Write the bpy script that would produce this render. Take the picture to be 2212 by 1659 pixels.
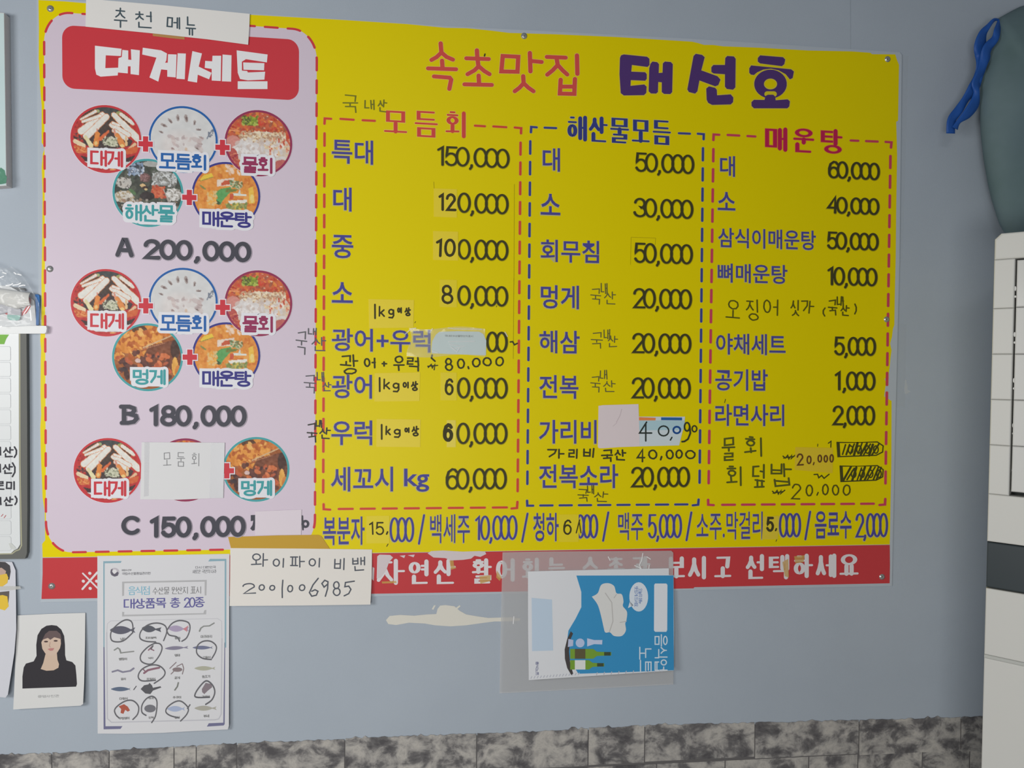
import bpy, math, random
import numpy as np
from mathutils import Matrix, Vector

# ------------------------------------------------------------------ clear, camera, light
for o in list(bpy.data.objects):
    bpy.data.objects.remove(o)
S = bpy.context.scene
COL = S.collection
ZC = 1.55                                   # height of the menu board's centre
F = 1661.0
RV = np.array([0.02213, -0.11295, 0.01094])
CAMP = np.array([-0.14765, -1.66153, -0.11871])
_a = np.linalg.norm(RV); _k = RV / _a
_K = np.array([[0, -_k[2], _k[1]], [_k[2], 0, -_k[0]], [-_k[1], _k[0], 0]])
R3 = np.eye(3) + math.sin(_a) * _K + (1 - math.cos(_a)) * _K @ _K
M3 = R3 @ np.array([[1, 0, 0], [0, 0, -1], [0, 1, 0]], float)   # rows: right, down, forward
CAM = CAMP + np.array([0, 0, ZC])
cd = bpy.data.cameras.new('camera'); cam = bpy.data.objects.new('camera', cd); COL.objects.link(cam)
cd.sensor_width = 36; cd.lens = F / 2212 * 36; cd.clip_start = .02
mw = Matrix.Identity(4)
for i in range(3):
    mw[i][0] = M3[0][i]; mw[i][1] = -M3[1][i]; mw[i][2] = -M3[2][i]; mw[i][3] = CAM[i]
cam.matrix_world = mw
S.camera = cam
S.view_settings.view_transform = 'Standard'; S.view_settings.look = 'None'
S.view_settings.gamma = 1; S.view_settings.use_curve_mapping = False
S.view_settings.exposure = 0.0
wd = bpy.data.worlds.new('world'); S.world = wd; wd.use_nodes = True
wd.node_tree.nodes['Background'].inputs[0].default_value = (.86, .93, 1.0, 1)
wd.node_tree.nodes['Background'].inputs[1].default_value = .10


def area(name, loc, target, sx, sy, power, color=(1, 1, 1)):
    l = bpy.data.lights.new(name, 'AREA'); l.shape = 'RECTANGLE'; l.size = sx; l.size_y = sy
    l.energy = power; l.color = color
    o = bpy.data.objects.new(name, l); COL.objects.link(o); o.location = loc
    o.rotation_euler = (Vector(target) - Vector(loc)).to_track_quat('-Z', 'Y').to_euler()
    return o


area('window_light_left', (-1.75, -1.75, 1.55), (-.3, 0, 1.2), .8, .5, 19.5, (1, .99, .97))
area('rear_fill_light', (-.7, -2.8, .95), (-.3, 0, .8), 1.2, .5, 25, (1, .99, .97))  # unseen fill light, added to brighten the lower part of the wall
area('ceiling_tube', (-.45, -3.3, 2.9), (-.3, 0, 1.6), 1.0, .3, 6, (1, 1, 1))

EL = .76                                     # illumination that display colours are divided by
# ------------------------------------------------------------------ pixel <-> plane tools


def ray(px, py):
    d = M3.T @ np.array([(px - 1106) / F, (py - 829.5) / F, 1.0])
    return d


def P(px, py, d=0.0):
    """point of the sight line through a pixel that lies d in front of the back wall"""
    v = ray(px, py)
    t = (-d - CAM[1]) / v[1]
    return CAM + v * t


def pix(p):
    q = M3 @ (np.asarray(p) - CAM)
    return q[0] / q[2] * F + 1106, q[1] / q[2] * F + 829.5


def wall(px, py):
    p = P(px, py); return np.array([p[0], p[2]])


def unwall(w):
    return pix((w[0], 0, w[1]))


def slope(x, y):
    w = wall(x, y); a = unwall((w[0] + .05, w[1])); return (a[1] - y) / (a[0] - x)


def bq(xl, yt, xr, yb, ix=0, iy=0):
    """axis-aligned-on-the-wall quad that fills a pixel bounding box"""
    m = slope((xl + xr) / 2, (yt + yb) / 2); w = xr - xl
    xl += ix; xr -= ix; yt += iy; yb -= iy
    if m >= 0:
        return [(xl, yt), (xr, yt + m * w), (xr, yb), (xl, yb - m * w)]
    return [(xl, yt - m * w), (xr, yt), (xr, yb + m * w), (xl, yb)]


def qmap(q):
    W4 = [wall(*p) for p in q]

    def f(s, t):
        w = (W4[0] * (1 - s) + W4[1] * s) * (1 - t) + (W4[3] * (1 - s) + W4[2] * s) * t
        return unwall(w)
    return f


def pq(q):
    """plain bilinear map in the pixel frame"""
    q = [np.array(p, float) for p in q]

    def f(s, t):
        r = (q[0] * (1 - s) + q[1] * s) * (1 - t) + (q[3] * (1 - s) + q[2] * s) * t
        return r[0], r[1]
    return f


def Z(ox, oy, s):
    def f(*a):
        if len(a) == 1:
            return [(ox + x / s, oy + y / s) for x, y in a[0]]
        return tuple((ox if i % 2 == 0 else oy) + v / s for i, v in enumerate(a))
    return f


z1 = Z(0, 0, 2.989); z2 = Z(0, 500, 2.989); z3 = Z(0, 1050, 2.572); z4 = Z(640, 60, 2.989)
z5 = Z(1100, 60, 2.989); z6 = Z(1472, 0, 2.989)
ya = Z(620, 600, 3.95); yb_ = Z(1100, 580, 3.95); yc = Z(1480, 580, 3.95)
yd = Z(620, 860, 3.95); ye = Z(1100, 860, 3.95); yf = Z(1480, 860, 3.95); yg = Z(1000, 1180, 3.95)
zc = Z(140, 900, 4.096); zw = Z(480, 1140, 3.568); zp = Z(200, 1190, 7.373); zq = Z(200, 1380, 7.373)
zl2 = Z(0, 540, 4.609); zl3 = Z(0, 880, 4.609); zl4 = Z(0, 1180, 3.4635)
zac = Z(1950, 440, 2.5153); zad = Z(1950, 1000, 2.5175); zi = Z(20, 1310, 7.211); zlc = Z(0, 0, 3.95)


# ------------------------------------------------------------------ materials
def lin(c):
    c = c / 255.0
    return c / 12.92 if c <= .04045 else ((c + .055) / 1.055) ** 2.4


def alb(rgb, e=None):
    e = e or EL
    return tuple(min(.92, lin(c) / e) for c in rgb)


MC = {}


def mat(rgb, rough=.5, spec=.12, alpha=1, e=None, metal=0, bump=0, bscale=200, coat=0):
    key = (rgb, rough, spec, alpha, e, metal, bump, bscale, coat)
    if key in MC:
        return MC[key]
    m = bpy.data.materials.new('m_%d_%d_%d' % tuple(int(v) for v in rgb)); m.use_nodes = True
    nt = m.node_tree; b = nt.nodes['Principled BSDF']
    b.inputs['Base Color'].default_value = (*alb(rgb, e), 1)
    b.inputs['Roughness'].default_value = rough
    b.inputs['Specular IOR Level'].default_value = spec
    b.inputs['Metallic'].default_value = metal
    b.inputs['Coat Weight'].default_value = coat
    if alpha < 1:
        b.inputs['Alpha'].default_value = alpha
    if bump:
        n = nt.nodes.new('ShaderNodeTexNoise'); n.inputs['Scale'].default_value = bscale
        g = nt.nodes.new('ShaderNodeNewGeometry'); nt.links.new(g.outputs['Position'], n.inputs['Vector'])
        bp = nt.nodes.new('ShaderNodeBump'); bp.inputs['Strength'].default_value = bump
        bp.inputs['Distance'].default_value = .002
        nt.links.new(n.outputs[0], bp.inputs['Height']); nt.links.new(bp.outputs[0], b.inputs['Normal'])
    MC[key] = m
    return m


def vcmat(rough=.45):
    if 'vc' in MC:
        return MC['vc']
    m = bpy.data.materials.new('printed_picture'); m.use_nodes = True
    nt = m.node_tree; b = nt.nodes['Principled BSDF']
    a = nt.nodes.new('ShaderNodeAttribute'); a.attribute_name = 'Col'
    nt.links.new(a.outputs['Color'], b.inputs['Base Color'])
    b.inputs['Roughness'].default_value = rough; b.inputs['Specular IOR Level'].default_value = .12
    MC['vc'] = m
    return m


def mottled(name, stops, scale, detail=4, rough=.6, bump=.2, distort=0, stretch=(1, 1, 1), rnd=0, spec=.3):
    m = bpy.data.materials.new(name); m.use_nodes = True
    nt = m.node_tree; b = nt.nodes['Principled BSDF']
    g = nt.nodes.new('ShaderNodeNewGeometry'); mp = nt.nodes.new('ShaderNodeMapping')
    nt.links.new(g.outputs['Position'], mp.inputs['Vector']); mp.inputs['Scale'].default_value = stretch
    if rnd:
        oi = nt.nodes.new('ShaderNodeObjectInfo'); mu = nt.nodes.new('ShaderNodeMath'); mu.operation = 'MULTIPLY'
        mu.inputs[1].default_value = rnd; nt.links.new(oi.outputs['Random'], mu.inputs[0])
        nt.links.new(mu.outputs[0], mp.inputs['Location'])
    n = nt.nodes.new('ShaderNodeTexNoise'); n.inputs['Scale'].default_value = scale
    n.inputs['Detail'].default_value = detail; n.inputs['Distortion'].default_value = distort
    n.inputs['Roughness'].default_value = .62
    nt.links.new(mp.outputs[0], n.inputs['Vector'])
    r = nt.nodes.new('ShaderNodeValToRGB'); e = r.color_ramp.elements
    while len(e) < len(stops):
        e.new(.5)
    for i, (p, c) in enumerate(stops):
        e[i].position = p; e[i].color = (*alb(c), 1)
    nt.links.new(n.outputs[0], r.inputs[0]); nt.links.new(r.outputs[0], b.inputs['Base Color'])
    b.inputs['Roughness'].default_value = rough; b.inputs['Specular IOR Level'].default_value = spec
    if bump:
        bp = nt.nodes.new('ShaderNodeBump'); bp.inputs['Strength'].default_value = bump
        bp.inputs['Distance'].default_value = .003
        nt.links.new(n.outputs[0], bp.inputs['Height']); nt.links.new(bp.outputs[0], b.inputs['Normal'])
    return m


# ------------------------------------------------------------------ object helpers
def link(name, verts, faces, m, parent=None, smooth=False):
    me = bpy.data.meshes.new(name)
    org = Vector((0, 0, 0))
    if parent is not None:
        org = Vector(parent.get('_org', (0, 0, 0)))
    elif len(verts):
        a = np.array(verts); c = (a.min(0) + a.max(0)) / 2
        org = Vector((c[0], c[1], a[:, 2].min()))
    me.from_pydata([(v[0] - org[0], v[1] - org[1], v[2] - org[2]) for v in verts], [], faces)
    me.update()
    if smooth:
        me.polygons.foreach_set('use_smooth', [True] * len(me.polygons))
    o = bpy.data.objects.new(name, me); COL.objects.link(o)
    if m:
        me.materials.append(m)
    if parent is not None:
        o.parent = parent; o['_org'] = parent.get('_org', (0, 0, 0))
    else:
        o.location = org; o['_org'] = tuple(org)
    return o


def empty(name, loc):
    o = bpy.data.objects.new(name, None); COL.objects.link(o); o.location = loc
    o['_org'] = tuple(float(v) for v in loc); o.empty_display_size = .05
    return o


def tag(o, label, cat, group=None, kind=None):
    o['label'] = label; o['category'] = cat
    if group: o['group'] = group
    if kind: o['kind'] = kind
    return o


def smooth_path(pts, k=6):
    pts = [np.array(p, float) for p in pts]; out = []
    for i in range(len(pts) - 1):
        p0 = pts[max(0, i - 1)]; p1 = pts[i]; p2 = pts[i + 1]; p3 = pts[min(len(pts) - 1, i + 2)]
        for j in range(k):
            t_ = j / k; out.append(.5 * ((2 * p1) + (-p0 + p2) * t_ + (2 * p0 - 5 * p1 + 4 * p2 - p3) * t_ ** 2 + (-p0 + 3 * p1 - 3 * p2 + p3) * t_ ** 3))
    out.append(pts[-1]); return out


class Tilt:
    """plane that stands d0 off the wall at height z(px,py) and leaves it by k per metre downwards"""

    def __init__(s, d0, px, py, k, off=0):
        s.z0 = wall(px, py)[1]; s.a = (px, py); s.d0 = d0; s.k = k; s.off = off

    def up(s, e): return Tilt(s.d0, s.a[0], s.a[1], s.k, s.off + e)

    def at(s, px, py, e=0):
        v = ray(px, py); d0 = s.d0 + s.off + e
        t = (-d0 - s.k * s.z0 + s.k * CAM[2] - CAM[1]) / (v[1] - s.k * v[2])
        return CAM + v * t


class Ink:
    """flat print or a thin sheet on the wall, drawn in the photograph's frame at depth d from the wall"""

    def __init__(s, d=.0032, jit=0):
        s.d = d; s.v = []; s.f = []; s.n = 0; s.marks = []

    def pt(s, px, py, e=0):
        if isinstance(s.d, Tilt): return s.d.at(px, py, e)
        d = s.d(px, py) if callable(s.d) else s.d
        return P(px, py, d + e)

    def poly(s, pts, e=None):
        if e is None:
            s.n += 1; e = (s.n % 12) * 1.3e-5
        k = len(s.v)
        s.v += [tuple(s.pt(x, y, e)) for x, y in pts]
        s.f.append(tuple(range(k, k + len(pts))))
        return s

    def begin(s):
        if not s.marks or s.marks[-1] != len(s.f): s.marks.append(len(s.f))
        return s

    def slab(s, pts, th=.0004):
        """closed sheet with thickness th behind the front face"""
        k = len(s.v); n = len(pts)
        fr = [s.pt(x, y) for x, y in pts]
        s.v += [tuple(p) for p in fr] + [(p[0], p[1] + th, p[2]) for p in fr]
        s.f.append(tuple(range(k, k + n))); s.f.append(tuple(range(k + 2 * n - 1, k + n - 1, -1)))
        for i in range(n):
            j = (i + 1) % n
            s.f.append((k + i, k + n + i, k + n + j, k + j))
        return s

    def stroke(s, pts, a, b=None, closed=False, cap='round', slant=0):
        """pts in pixels; a half-width across vertical strokes, b across horizontal ones"""
        b = a if b is None else b
        p = [np.array(q, float) for q in pts]
        q = [p[0]]
        for r in p[1:]:
            if np.linalg.norm(r - q[-1]) > .05: q.append(r)
        if closed and len(q) > 2 and np.linalg.norm(q[0] - q[-1]) < .05: q.pop()
        p = q; n = len(p)
        if n == 1:
            p = [p[0] - [.3, 0], p[0] + [.3, 0]]; n = 2
        segs = []
        cnt = n if closed else n - 1
        for i in range(cnt):
            dlt = p[(i + 1) % n] - p[i]; dlt = dlt / np.linalg.norm(dlt)
            nr = np.array([-dlt[1], dlt[0]])
            hw = math.sqrt((a * nr[0]) ** 2 + (b * nr[1]) ** 2)
            segs.append((dlt, nr, hw))
        L = []; Rr = []
        for i in range(n):
            if closed or 0 < i < n - 1:
                d0, n0, h0 = segs[(i - 1) % cnt]; d1, n1, h1 = segs[i % cnt]
                cr = d0[0] * d1[1] - d0[1] * d1[0]
                if abs(cr) < .08:
                    nn = n0 + n1; nn = nn / np.linalg.norm(nn) if np.linalg.norm(nn) > .1 else n0
                    o = nn * (h0 + h1) / 2
                else:                                     # p + o on both offset lines
                    A = np.array([n0, n1]); o = np.linalg.solve(A, [h0, h1])
                    lim = 2.0 * max(h0, h1)
                    if np.linalg.norm(o) > lim: o = o / np.linalg.norm(o) * lim
                L.append(p[i] + o); Rr.append(p[i] - o)
            else:
                d0, n0, h0 = segs[0] if i == 0 else segs[-1]
                L.append(p[i] + n0 * h0); Rr.append(p[i] - n0 * h0)
        s.n += 1; e = (s.n % 12) * 1.3e-5
        for i in range(cnt):
            j = (i + 1) % n; k = len(s.v); e2 = e + (i % 6) * 1.7e-6
            for x in (L[i], Rr[i], Rr[j], L[j]): s.v.append(tuple(s.pt(x[0], x[1], e2)))
            s.f.append((k, k + 1, k + 2, k + 3))
        if not closed and cap == 'round':
            for i, sg in ((0, -1), (n - 1, 1)):
                d0, n0, h0 = segs[0] if i == 0 else segs[-1]
                c = []
                for t in range(7):
                    th = math.pi * t / 6
                    c.append(p[i] + n0 * h0 * math.cos(th) + d0 * sg * min(h0, a, b if b > .5 * a else a) * math.sin(th))
                s.poly([tuple(x) for x in c], e + (1.1e-5 if sg < 0 else 1.2e-5))
        return s

    def build(s, name, m, parent=None, smooth=False, split=False, stuff=False):
        if not s.v: return None
        if split and s.marks:
            mk = sorted(set([0] + s.marks)) + [len(s.f)]; o = None
            for a, b in zip(mk[:-1], mk[1:]):
                if b <= a: continue
                fs = s.f[a:b]; ids = sorted({i for f in fs for i in f}); r = {v: i for i, v in enumerate(ids)}
                o = link(name, [s.v[i] for i in ids], [tuple(r[i] for i in f) for f in fs], m, parent, smooth)
            return o
        o = link(name, s.v, s.f, m, parent, smooth)
        if stuff: o['kind'] = 'stuff'
        return o


# ------------------------------------------------------------------ stroke lettering
def circ(cx, cy, rx, ry, n=20, a0=0, a1=2 * math.pi, close=True):
    m = n if close else n + 1
    return [(cx + rx * math.sin(a0 + (a1 - a0) * i / n), cy - ry * math.cos(a0 + (a1 - a0) * i / n)) for i in range(m)]


def jamo(c, hv=0, fin=0):
    """strokes of a consonant in the unit box; hv=1 beside a vertical vowel; (pts, closed)"""
    if c == 'ㄱ':
        if fin: return [([(0, 0), (1, 0), (1, 1)], 0)]
        return [([(0, 0), (1, 0), (.88, .5), (.2, 1)], 0)] if hv else [([(0, 0), (1, 0), (.92, 1)], 0)]
    if c == 'ㄴ': return [([(0, 0), (0, 1), (1, 1)], 0)]
    if c == 'ㄷ': return [([(1, 0), (0, 0), (0, 1), (1, 1)], 0)]
    if c == 'ㄹ': return [([(0, 0), (1, 0), (1, .48), (0, .5), (0, 1), (1, 1)], 0)]
    if c == 'ㅁ': return [([(0, 0), (1, 0), (1, 1), (0, 1)], 1)]
    if c == 'ㅂ': return [([(0, 0), (0, 1), (1, 1), (1, 0)], 0), ([(0, .5), (1, .5)], 0)]
    if c == 'ㅅ': return [([(.5, 0), (.5, .3), (.3, .68), (0, 1)], 0), ([(.53, .35), (.7, .7), (1, 1)], 0)]
    if c == 'ㅇ': return [(circ(.5, .5, .5, .5), 1)]
    if c == 'ㅈ': return [([(0, 0), (1, 0)], 0), ([(.5, 0), (.47, .3), (.3, .7), (0, 1)], 0), ([(.5, .4), (.7, .75), (1, 1)], 0)]
    if c == 'ㅊ': return [([(.5, -.08), (.5, .2)], 0), ([(.02, .22), (.98, .22)], 0), ([(.5, .22), (.47, .45), (.3, .75), (0, 1)], 0), ([(.5, .5), (.7, .8), (1, 1)], 0)]
    if c == 'ㅋ': return jamo('ㄱ', hv, fin) + [([(0, .48), (.9, .45)], 0)]
    if c == 'ㅌ': return jamo('ㄷ') + [([(0, .5), (.95, .5)], 0)]
    if c == 'ㅍ': return [([(0, 0), (1, 0)], 0), ([(0, 1), (1, 1)], 0), ([(.28, 0), (.28, 1)], 0), ([(.72, 0), (.72, 1)], 0)]
    if c == 'ㅎ': return [([(.3, -.04), (.7, -.04)], 0), ([(0, .22), (1, .22)], 0), (circ(.5, .7, .42, .3), 1)]
    dbl = {'ㄲ': 'ㄱ', 'ㄸ': 'ㄷ', 'ㅃ': 'ㅂ', 'ㅆ': 'ㅅ', 'ㅉ': 'ㅈ'}
    b = jamo(dbl[c], hv, fin)
    return [([(x * .44, y) for x, y in p], k) for p, k in b] + [([(.56 + x * .44, y) for x, y in p], k) for p, k in b]


LS = 'ㄱㄲㄴㄷㄸㄹㅁㅂㅃㅅㅆㅇㅈㅉㅊㅋㅌㅍㅎ'
VS = 'ㅏㅐㅑㅒㅓㅔㅕㅖㅗㅘㅙㅚㅛㅜㅝㅞㅟㅠㅡㅢㅣ'
TS = ' ㄱㄲㄳㄴㄵㄶㄷㄹㄺㄻㄼㄽㄾㄿㅀㅁㅂㅄㅅㅆㅇㅈㅊㅋㅌㅍㅎ'


def box(st, x0, y0, x1, y1):
    return [([(x0 + x * (x1 - x0), y0 + y * (y1 - y0)) for x, y in p], k) for p, k in st]


def vert(v, x0, y1):
    """strokes of a vertical vowel between x0 and 1"""
    w = 1 - x0; my = y1 * .47; o = []
    two = v in 'ㅐㅔㅒㅖ'
    xa = x0 + w * (.27 if v in 'ㅐㅒ' else .12 if v in 'ㅏㅑ' else .5 if v in 'ㅔㅖ' else .75 if v in 'ㅓㅕ' else .6)
    if two:
        xb = 1.0; o += [([(xb, 0), (xb, y1)], 0), ([(xa, .04), (xa, y1 * .95)], 0)]
        if v == 'ㅐ': o.append(([(xa, my), (xb, my)], 0))
        if v == 'ㅒ': o += [([(xa, my * .75), (xb, my * .75)], 0), ([(xa, my * 1.3), (xb, my * 1.3)], 0)]
        if v == 'ㅔ': o.append(([(x0 - w * .12, my), (xa, my)], 0))
        if v == 'ㅖ': o += [([(x0 - w * .1, my * .75), (xa, my * .75)], 0), ([(x0 - w * .1, my * 1.3), (xa, my * 1.3)], 0)]
    else:
        o.append(([(xa, 0), (xa, y1)], 0))
        if v == 'ㅏ': o.append(([(xa, my), (1.02, my)], 0))
        if v == 'ㅑ': o += [([(xa, my * .72), (1.02, my * .72)], 0), ([(xa, my * 1.28), (1.02, my * 1.28)], 0)]
        if v == 'ㅓ': o.append(([(x0 - w * .05, my), (xa, my)], 0))
        if v == 'ㅕ': o += [([(x0 - w * .05, my * .7), (xa, my * .7)], 0), ([(x0 - w * .05, my * 1.3), (xa, my * 1.3)], 0)]
    return o


def syll(ch):
    i = ord(ch) - 0xAC00; l = LS[i // 588]; v = VS[i % 588 // 28]; t = TS[i % 28]; T = t != ' '; o = []
    if v in 'ㅏㅐㅑㅒㅓㅔㅕㅖㅣ':
        x0 = .6 if v in 'ㅐㅔㅒㅖ' else .66
        y1 = .6 if T else 1
        lw = x0 - (.15 if v in 'ㅐㅒ' else .13 if v in 'ㅏㅑㅣ' else .2)
        o += box(jamo(l, 1), .02, .06, lw, .5 if T else .86) + vert(v, x0, y1)
        if T: o += box(jamo(t, 0, 1), .2, .7, .93, 1)
    elif v in 'ㅗㅛㅜㅠㅡ':
        o += box(jamo(l), .14, 0, .86, .3 if T else .46)
        if T: by = {'ㅗ': .52, 'ㅛ': .52, 'ㅜ': .44, 'ㅠ': .44, 'ㅡ': .48}[v]
        else: by = {'ㅗ': .96, 'ㅛ': .96, 'ㅜ': .64, 'ㅠ': .64, 'ㅡ': .9}[v]
        o.append(([(0, by), (1, by)], 0))
        sb = .36 if T else .56
        if v == 'ㅗ': o.append(([(.5, sb), (.5, by)], 0))
        if v == 'ㅛ': o += [([(.35, sb), (.35, by)], 0), ([(.65, sb), (.65, by)], 0)]
        e = .6 if T else 1
        if v == 'ㅜ': o.append(([(.5, by), (.5, e)], 0))
        if v == 'ㅠ': o += [([(.35, by), (.35, e)], 0), ([(.65, by), (.65, e)], 0)]
        if T: o += box(jamo(t, 0, 1), .16, .68, .84, 1)
    else:
        hvw, vv = {'ㅘ': 'ㅗㅏ', 'ㅙ': 'ㅗㅐ', 'ㅚ': 'ㅗㅣ', 'ㅝ': 'ㅜㅓ', 'ㅞ': 'ㅜㅔ', 'ㅟ': 'ㅜㅣ', 'ㅢ': 'ㅡㅣ'}[v]
        y1 = .64 if T else 1; k = y1
        o += box(jamo(l), .06, 0, .56, .48 * k)
        if hvw == 'ㅗ': o += [([(.31, .55 * k), (.31, .8 * k)], 0), ([(0, .82 * k), (.62, .8 * k)], 0)]
        elif hvw == 'ㅜ': o += [([(0, .64 * k), (.62, .62 * k)], 0), ([(.31, .63 * k), (.31, .97 * k)], 0)]
        else: o.append(([(0, .8 * k), (.64, .78 * k)], 0))
        o += vert(vv, .72, y1)
        if T: o += box(jamo(t, 0, 1), .2, .72, .93, 1)
    return o


def digit(c):
    w = .54
    if c == '0': return w, [(circ(.27, .5, .27, .5, 26), 1)]
    if c == '1': return .36, [([(.0, .16), (.2, .02), (.2, 1)], 0)]
    if c == '|': return .3, [([(.15, 0), (.15, 1)], 0)]
    if c == '2': return w, [(circ(.27, .27, .25, .27, 12, -math.pi * .48, math.pi * .62, False) + [(.3, .62), (.02, 1), (.54, 1)], 0)]
    if c == '3': return w, [(circ(.25, .26, .24, .26, 12, -math.pi * .45, math.pi * .9, False) + circ(.25, .73, .28, .27, 12, .12, math.pi * 1.45, False), 0)]
    if c == '4': return w, [([(.4, 1), (.4, 0), (0, .68), (.56, .68)], 0)]
    if c == '5': return w, [([(.5, 0), (.09, 0), (.05, .46)] + circ(.26, .67, .26, .33, 14, -math.pi * .3, math.pi * 1.36, False), 0)]
    if c == '6': return w, [(circ(.28, .68, .26, .32, 20), 1), ([(.5, .14), (.4, .02), (.28, 0), (.1, .14), (.02, .42), (.02, .68)], 0)]
    if c == '7': return w, [([(0, 0), (.54, 0), (.2, 1)], 0)]
    if c == '8': return w, [(circ(.27, .25, .22, .25, 18), 1), (circ(.27, .74, .27, .26, 20), 1)]
    if c == '9': return w, [(circ(.27, .3, .25, .3, 20), 1), ([(.52, .3), (.52, .6), (.42, .95), (.3, 1)], 0)]
    if c == ',': return .34, [([(.17, .95), (.17, 1.04), (.1, 1.16)], 0)]
    if c == '.': return .24, [([(.1, .97), (.1, 1.0)], 0)]
    if c == '+': return .6, [([(.05, .55), (.55, .55)], 0), ([(.3, .3), (.3, .8)], 0)]
    if c == '/': return .4, [([(.36, -.1), (.04, 1.1)], 0)]
    if c == 'k': return .5, [([(.04, 0), (.04, 1)], 0), ([(.44, .36), (.06, .72)], 0), ([(.16, .62), (.46, 1)], 0)]
    if c == 'g': return .5, [(circ(.24, .6, .2, .25, 14), 1), ([(.45, .4), (.45, 1.0), (.35, 1.22), (.05, 1.2)], 0)]
    if c == '(': return .3, [([(.25, -.05), (.08, .3), (.08, .7), (.25, 1.05)], 0)]
    if c == ')': return .3, [([(.05, -.05), (.22, .3), (.22, .7), (.05, 1.05)], 0)]
    if c == '~': return .6, [([(0, .55), (.15, .42), (.4, .58), (.55, .45)], 0)]
    if c == 'A': return .7, [([(0, 1), (.3, 0), (.42, 0), (.7, 1)], 0), ([(.12, .68), (.6, .68)], 0)]
    if c == 'B': return .62, [([(.08, 0), (.08, 1)], 0), ([(-.05, 0), (.3, 0), (.5, .1), (.52, .25), (.42, .42), (.1, .45)], 0), ([(.3, .45), (.58, .56), (.62, .74), (.5, .93), (.25, 1), (-.02, 1)], 0)]
    if c == 'C': return .62, [(circ(.38, .5, .36, .5, 20, math.pi * .26, -math.pi * 1.26, False), 0)]
    if c == ' ': return .38, []
    if c == '!': return .25, [([(.1, 0), (.1, .7)], 0), ([(.1, .97), (.1, 1)], 0)]
    if c == '-': return .4, [([(.05, .5), (.35, .5)], 0)]
    return .4, []


def layout(text, gap=.12, dgap=.0):
    x = 0; out = []
    for i, ch in enumerate(text):
        if '가' <= ch <= '힣': w, st, g = 1.0, syll(ch), gap
        else: w, st = digit(ch); g = dgap
        out += [([(x + a, b) for a, b in p], k, i) for p, k in st]
        x += w + g
    return out, x - g


def letters(ink, text, q, a, b=None, gap=.12, dgap=0., wob=0, seed=0, cap='round', plain=False, slant=0, inset=True, shift=(0, 0), extra=0):
    """draw text into a quad (tl, tr, br, bl) of the photograph's frame"""
    b = a if b is None else b
    if len(q) == 4 and not isinstance(q[0], (tuple, list, np.ndarray)):
        q = bq(*q, ix=a, iy=b) if not plain else [(q[0] + a, q[1] + b), (q[2] - a, q[1] + b), (q[2] - a, q[3] - b), (q[0] + a, q[3] - b)]
    st, W = layout(text, gap, dgap)
    f = pq(q) if plain else qmap(q)
    rnd = random.Random(seed * 31 + sum(ord(c) for c in text))
    ci = -1
    for p, k, c_ in st:
        if c_ != ci: ink.begin(); ci = c_
        pts = []
        ox, oy = rnd.uniform(-wob, wob) * .6, rnd.uniform(-wob, wob) * .6
        rot = rnd.uniform(-wob, wob) * 1.5
        cx = sum(t[0] for t in p) / len(p); cy = sum(t[1] for t in p) / len(p)
        for x, y in p:
            dx, dy = x - cx, y - cy
            x2 = cx + dx * math.cos(rot) - dy * math.sin(rot) + ox + rnd.uniform(-wob, wob) * .25
            y2 = cy + dx * math.sin(rot) + dy * math.cos(rot) + oy + rnd.uniform(-wob, wob) * .25
            s = x2 / W + slant * (.5 - y2)
            u = f(s, y2); pts.append((u[0] + shift[0], u[1] + shift[1]))
        ink.stroke(pts, a + extra, b + extra, bool(k), cap)
    return ink


# ------------------------------------------------------------------ outline lettering (Blender's own font)
def gothic(ink, text, boxpx, bold=.018, over=0, shift=(0, 0), spacing=1.0):
    """over: extra bold for a halo, still registered with the plain letters"""
    def get(off):
        c = bpy.data.curves.new('t', 'FONT'); c.body = text; c.offset = off; c.resolution_u = 3; c.space_character = spacing
        o = bpy.data.objects.new('t', c); COL.objects.link(o)
        bpy.context.view_layer.update()
        me = bpy.data.meshes.new_from_object(o.evaluated_get(bpy.context.evaluated_depsgraph_get()))
        co = [v.co[:] for v in me.vertices]; fa = [tuple(p.vertices) for p in me.polygons]
        bpy.data.objects.remove(o); bpy.data.meshes.remove(me); bpy.data.curves.remove(c)
        return co, fa
    co, fa = get(bold)
    a = np.array(co); mn = a.min(0); mx = a.max(0)
    if over: co, fa = get(bold + over)
    f = qmap(bq(*boxpx)); U = []
    for x, y, _ in co:
        u = f((x - mn[0]) / (mx[0] - mn[0]), 1 - (y - mn[1]) / (mx[1] - mn[1])); U.append((u[0] + shift[0], u[1] + shift[1]))
    for n_, p in enumerate(fa):
        k = len(ink.v); e = (n_ % 23) * 3e-6
        ink.v += [tuple(ink.pt(*U[i], e)) for i in p]; ink.f.append(tuple(range(k, k + len(p))))
    return ink


def rrect(q, rx, ry, n=8):
    """rounded rectangle in unit coordinates mapped through a wall quad"""
    f = qmap(q); o = []
    for cx, cy, a0 in ((rx, ry, 180), (1 - rx, ry, 270), (1 - rx, 1 - ry, 0), (rx, 1 - ry, 90)):
        for i in range(n + 1):
            a = math.radians(a0 + 90 * i / n)
            o.append(f(cx + rx * math.cos(a), cy + ry * math.sin(a)))
    return o


def disc_px(cx, cy, r_px, n=48):
    """circle on the wall around a pixel, radius given in horizontal pixels"""
    w = wall(cx, cy); e = wall(cx + r_px, cy); r = np.linalg.norm(e - w)
    return [unwall((w[0] + r * math.cos(2 * math.pi * i / n), w[1] + r * math.sin(2 * math.pi * i / n))) for i in range(n)]


def frange(a, b, n): return [a + (b - a) * i / (n - 1) for i in range(n)]


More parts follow.
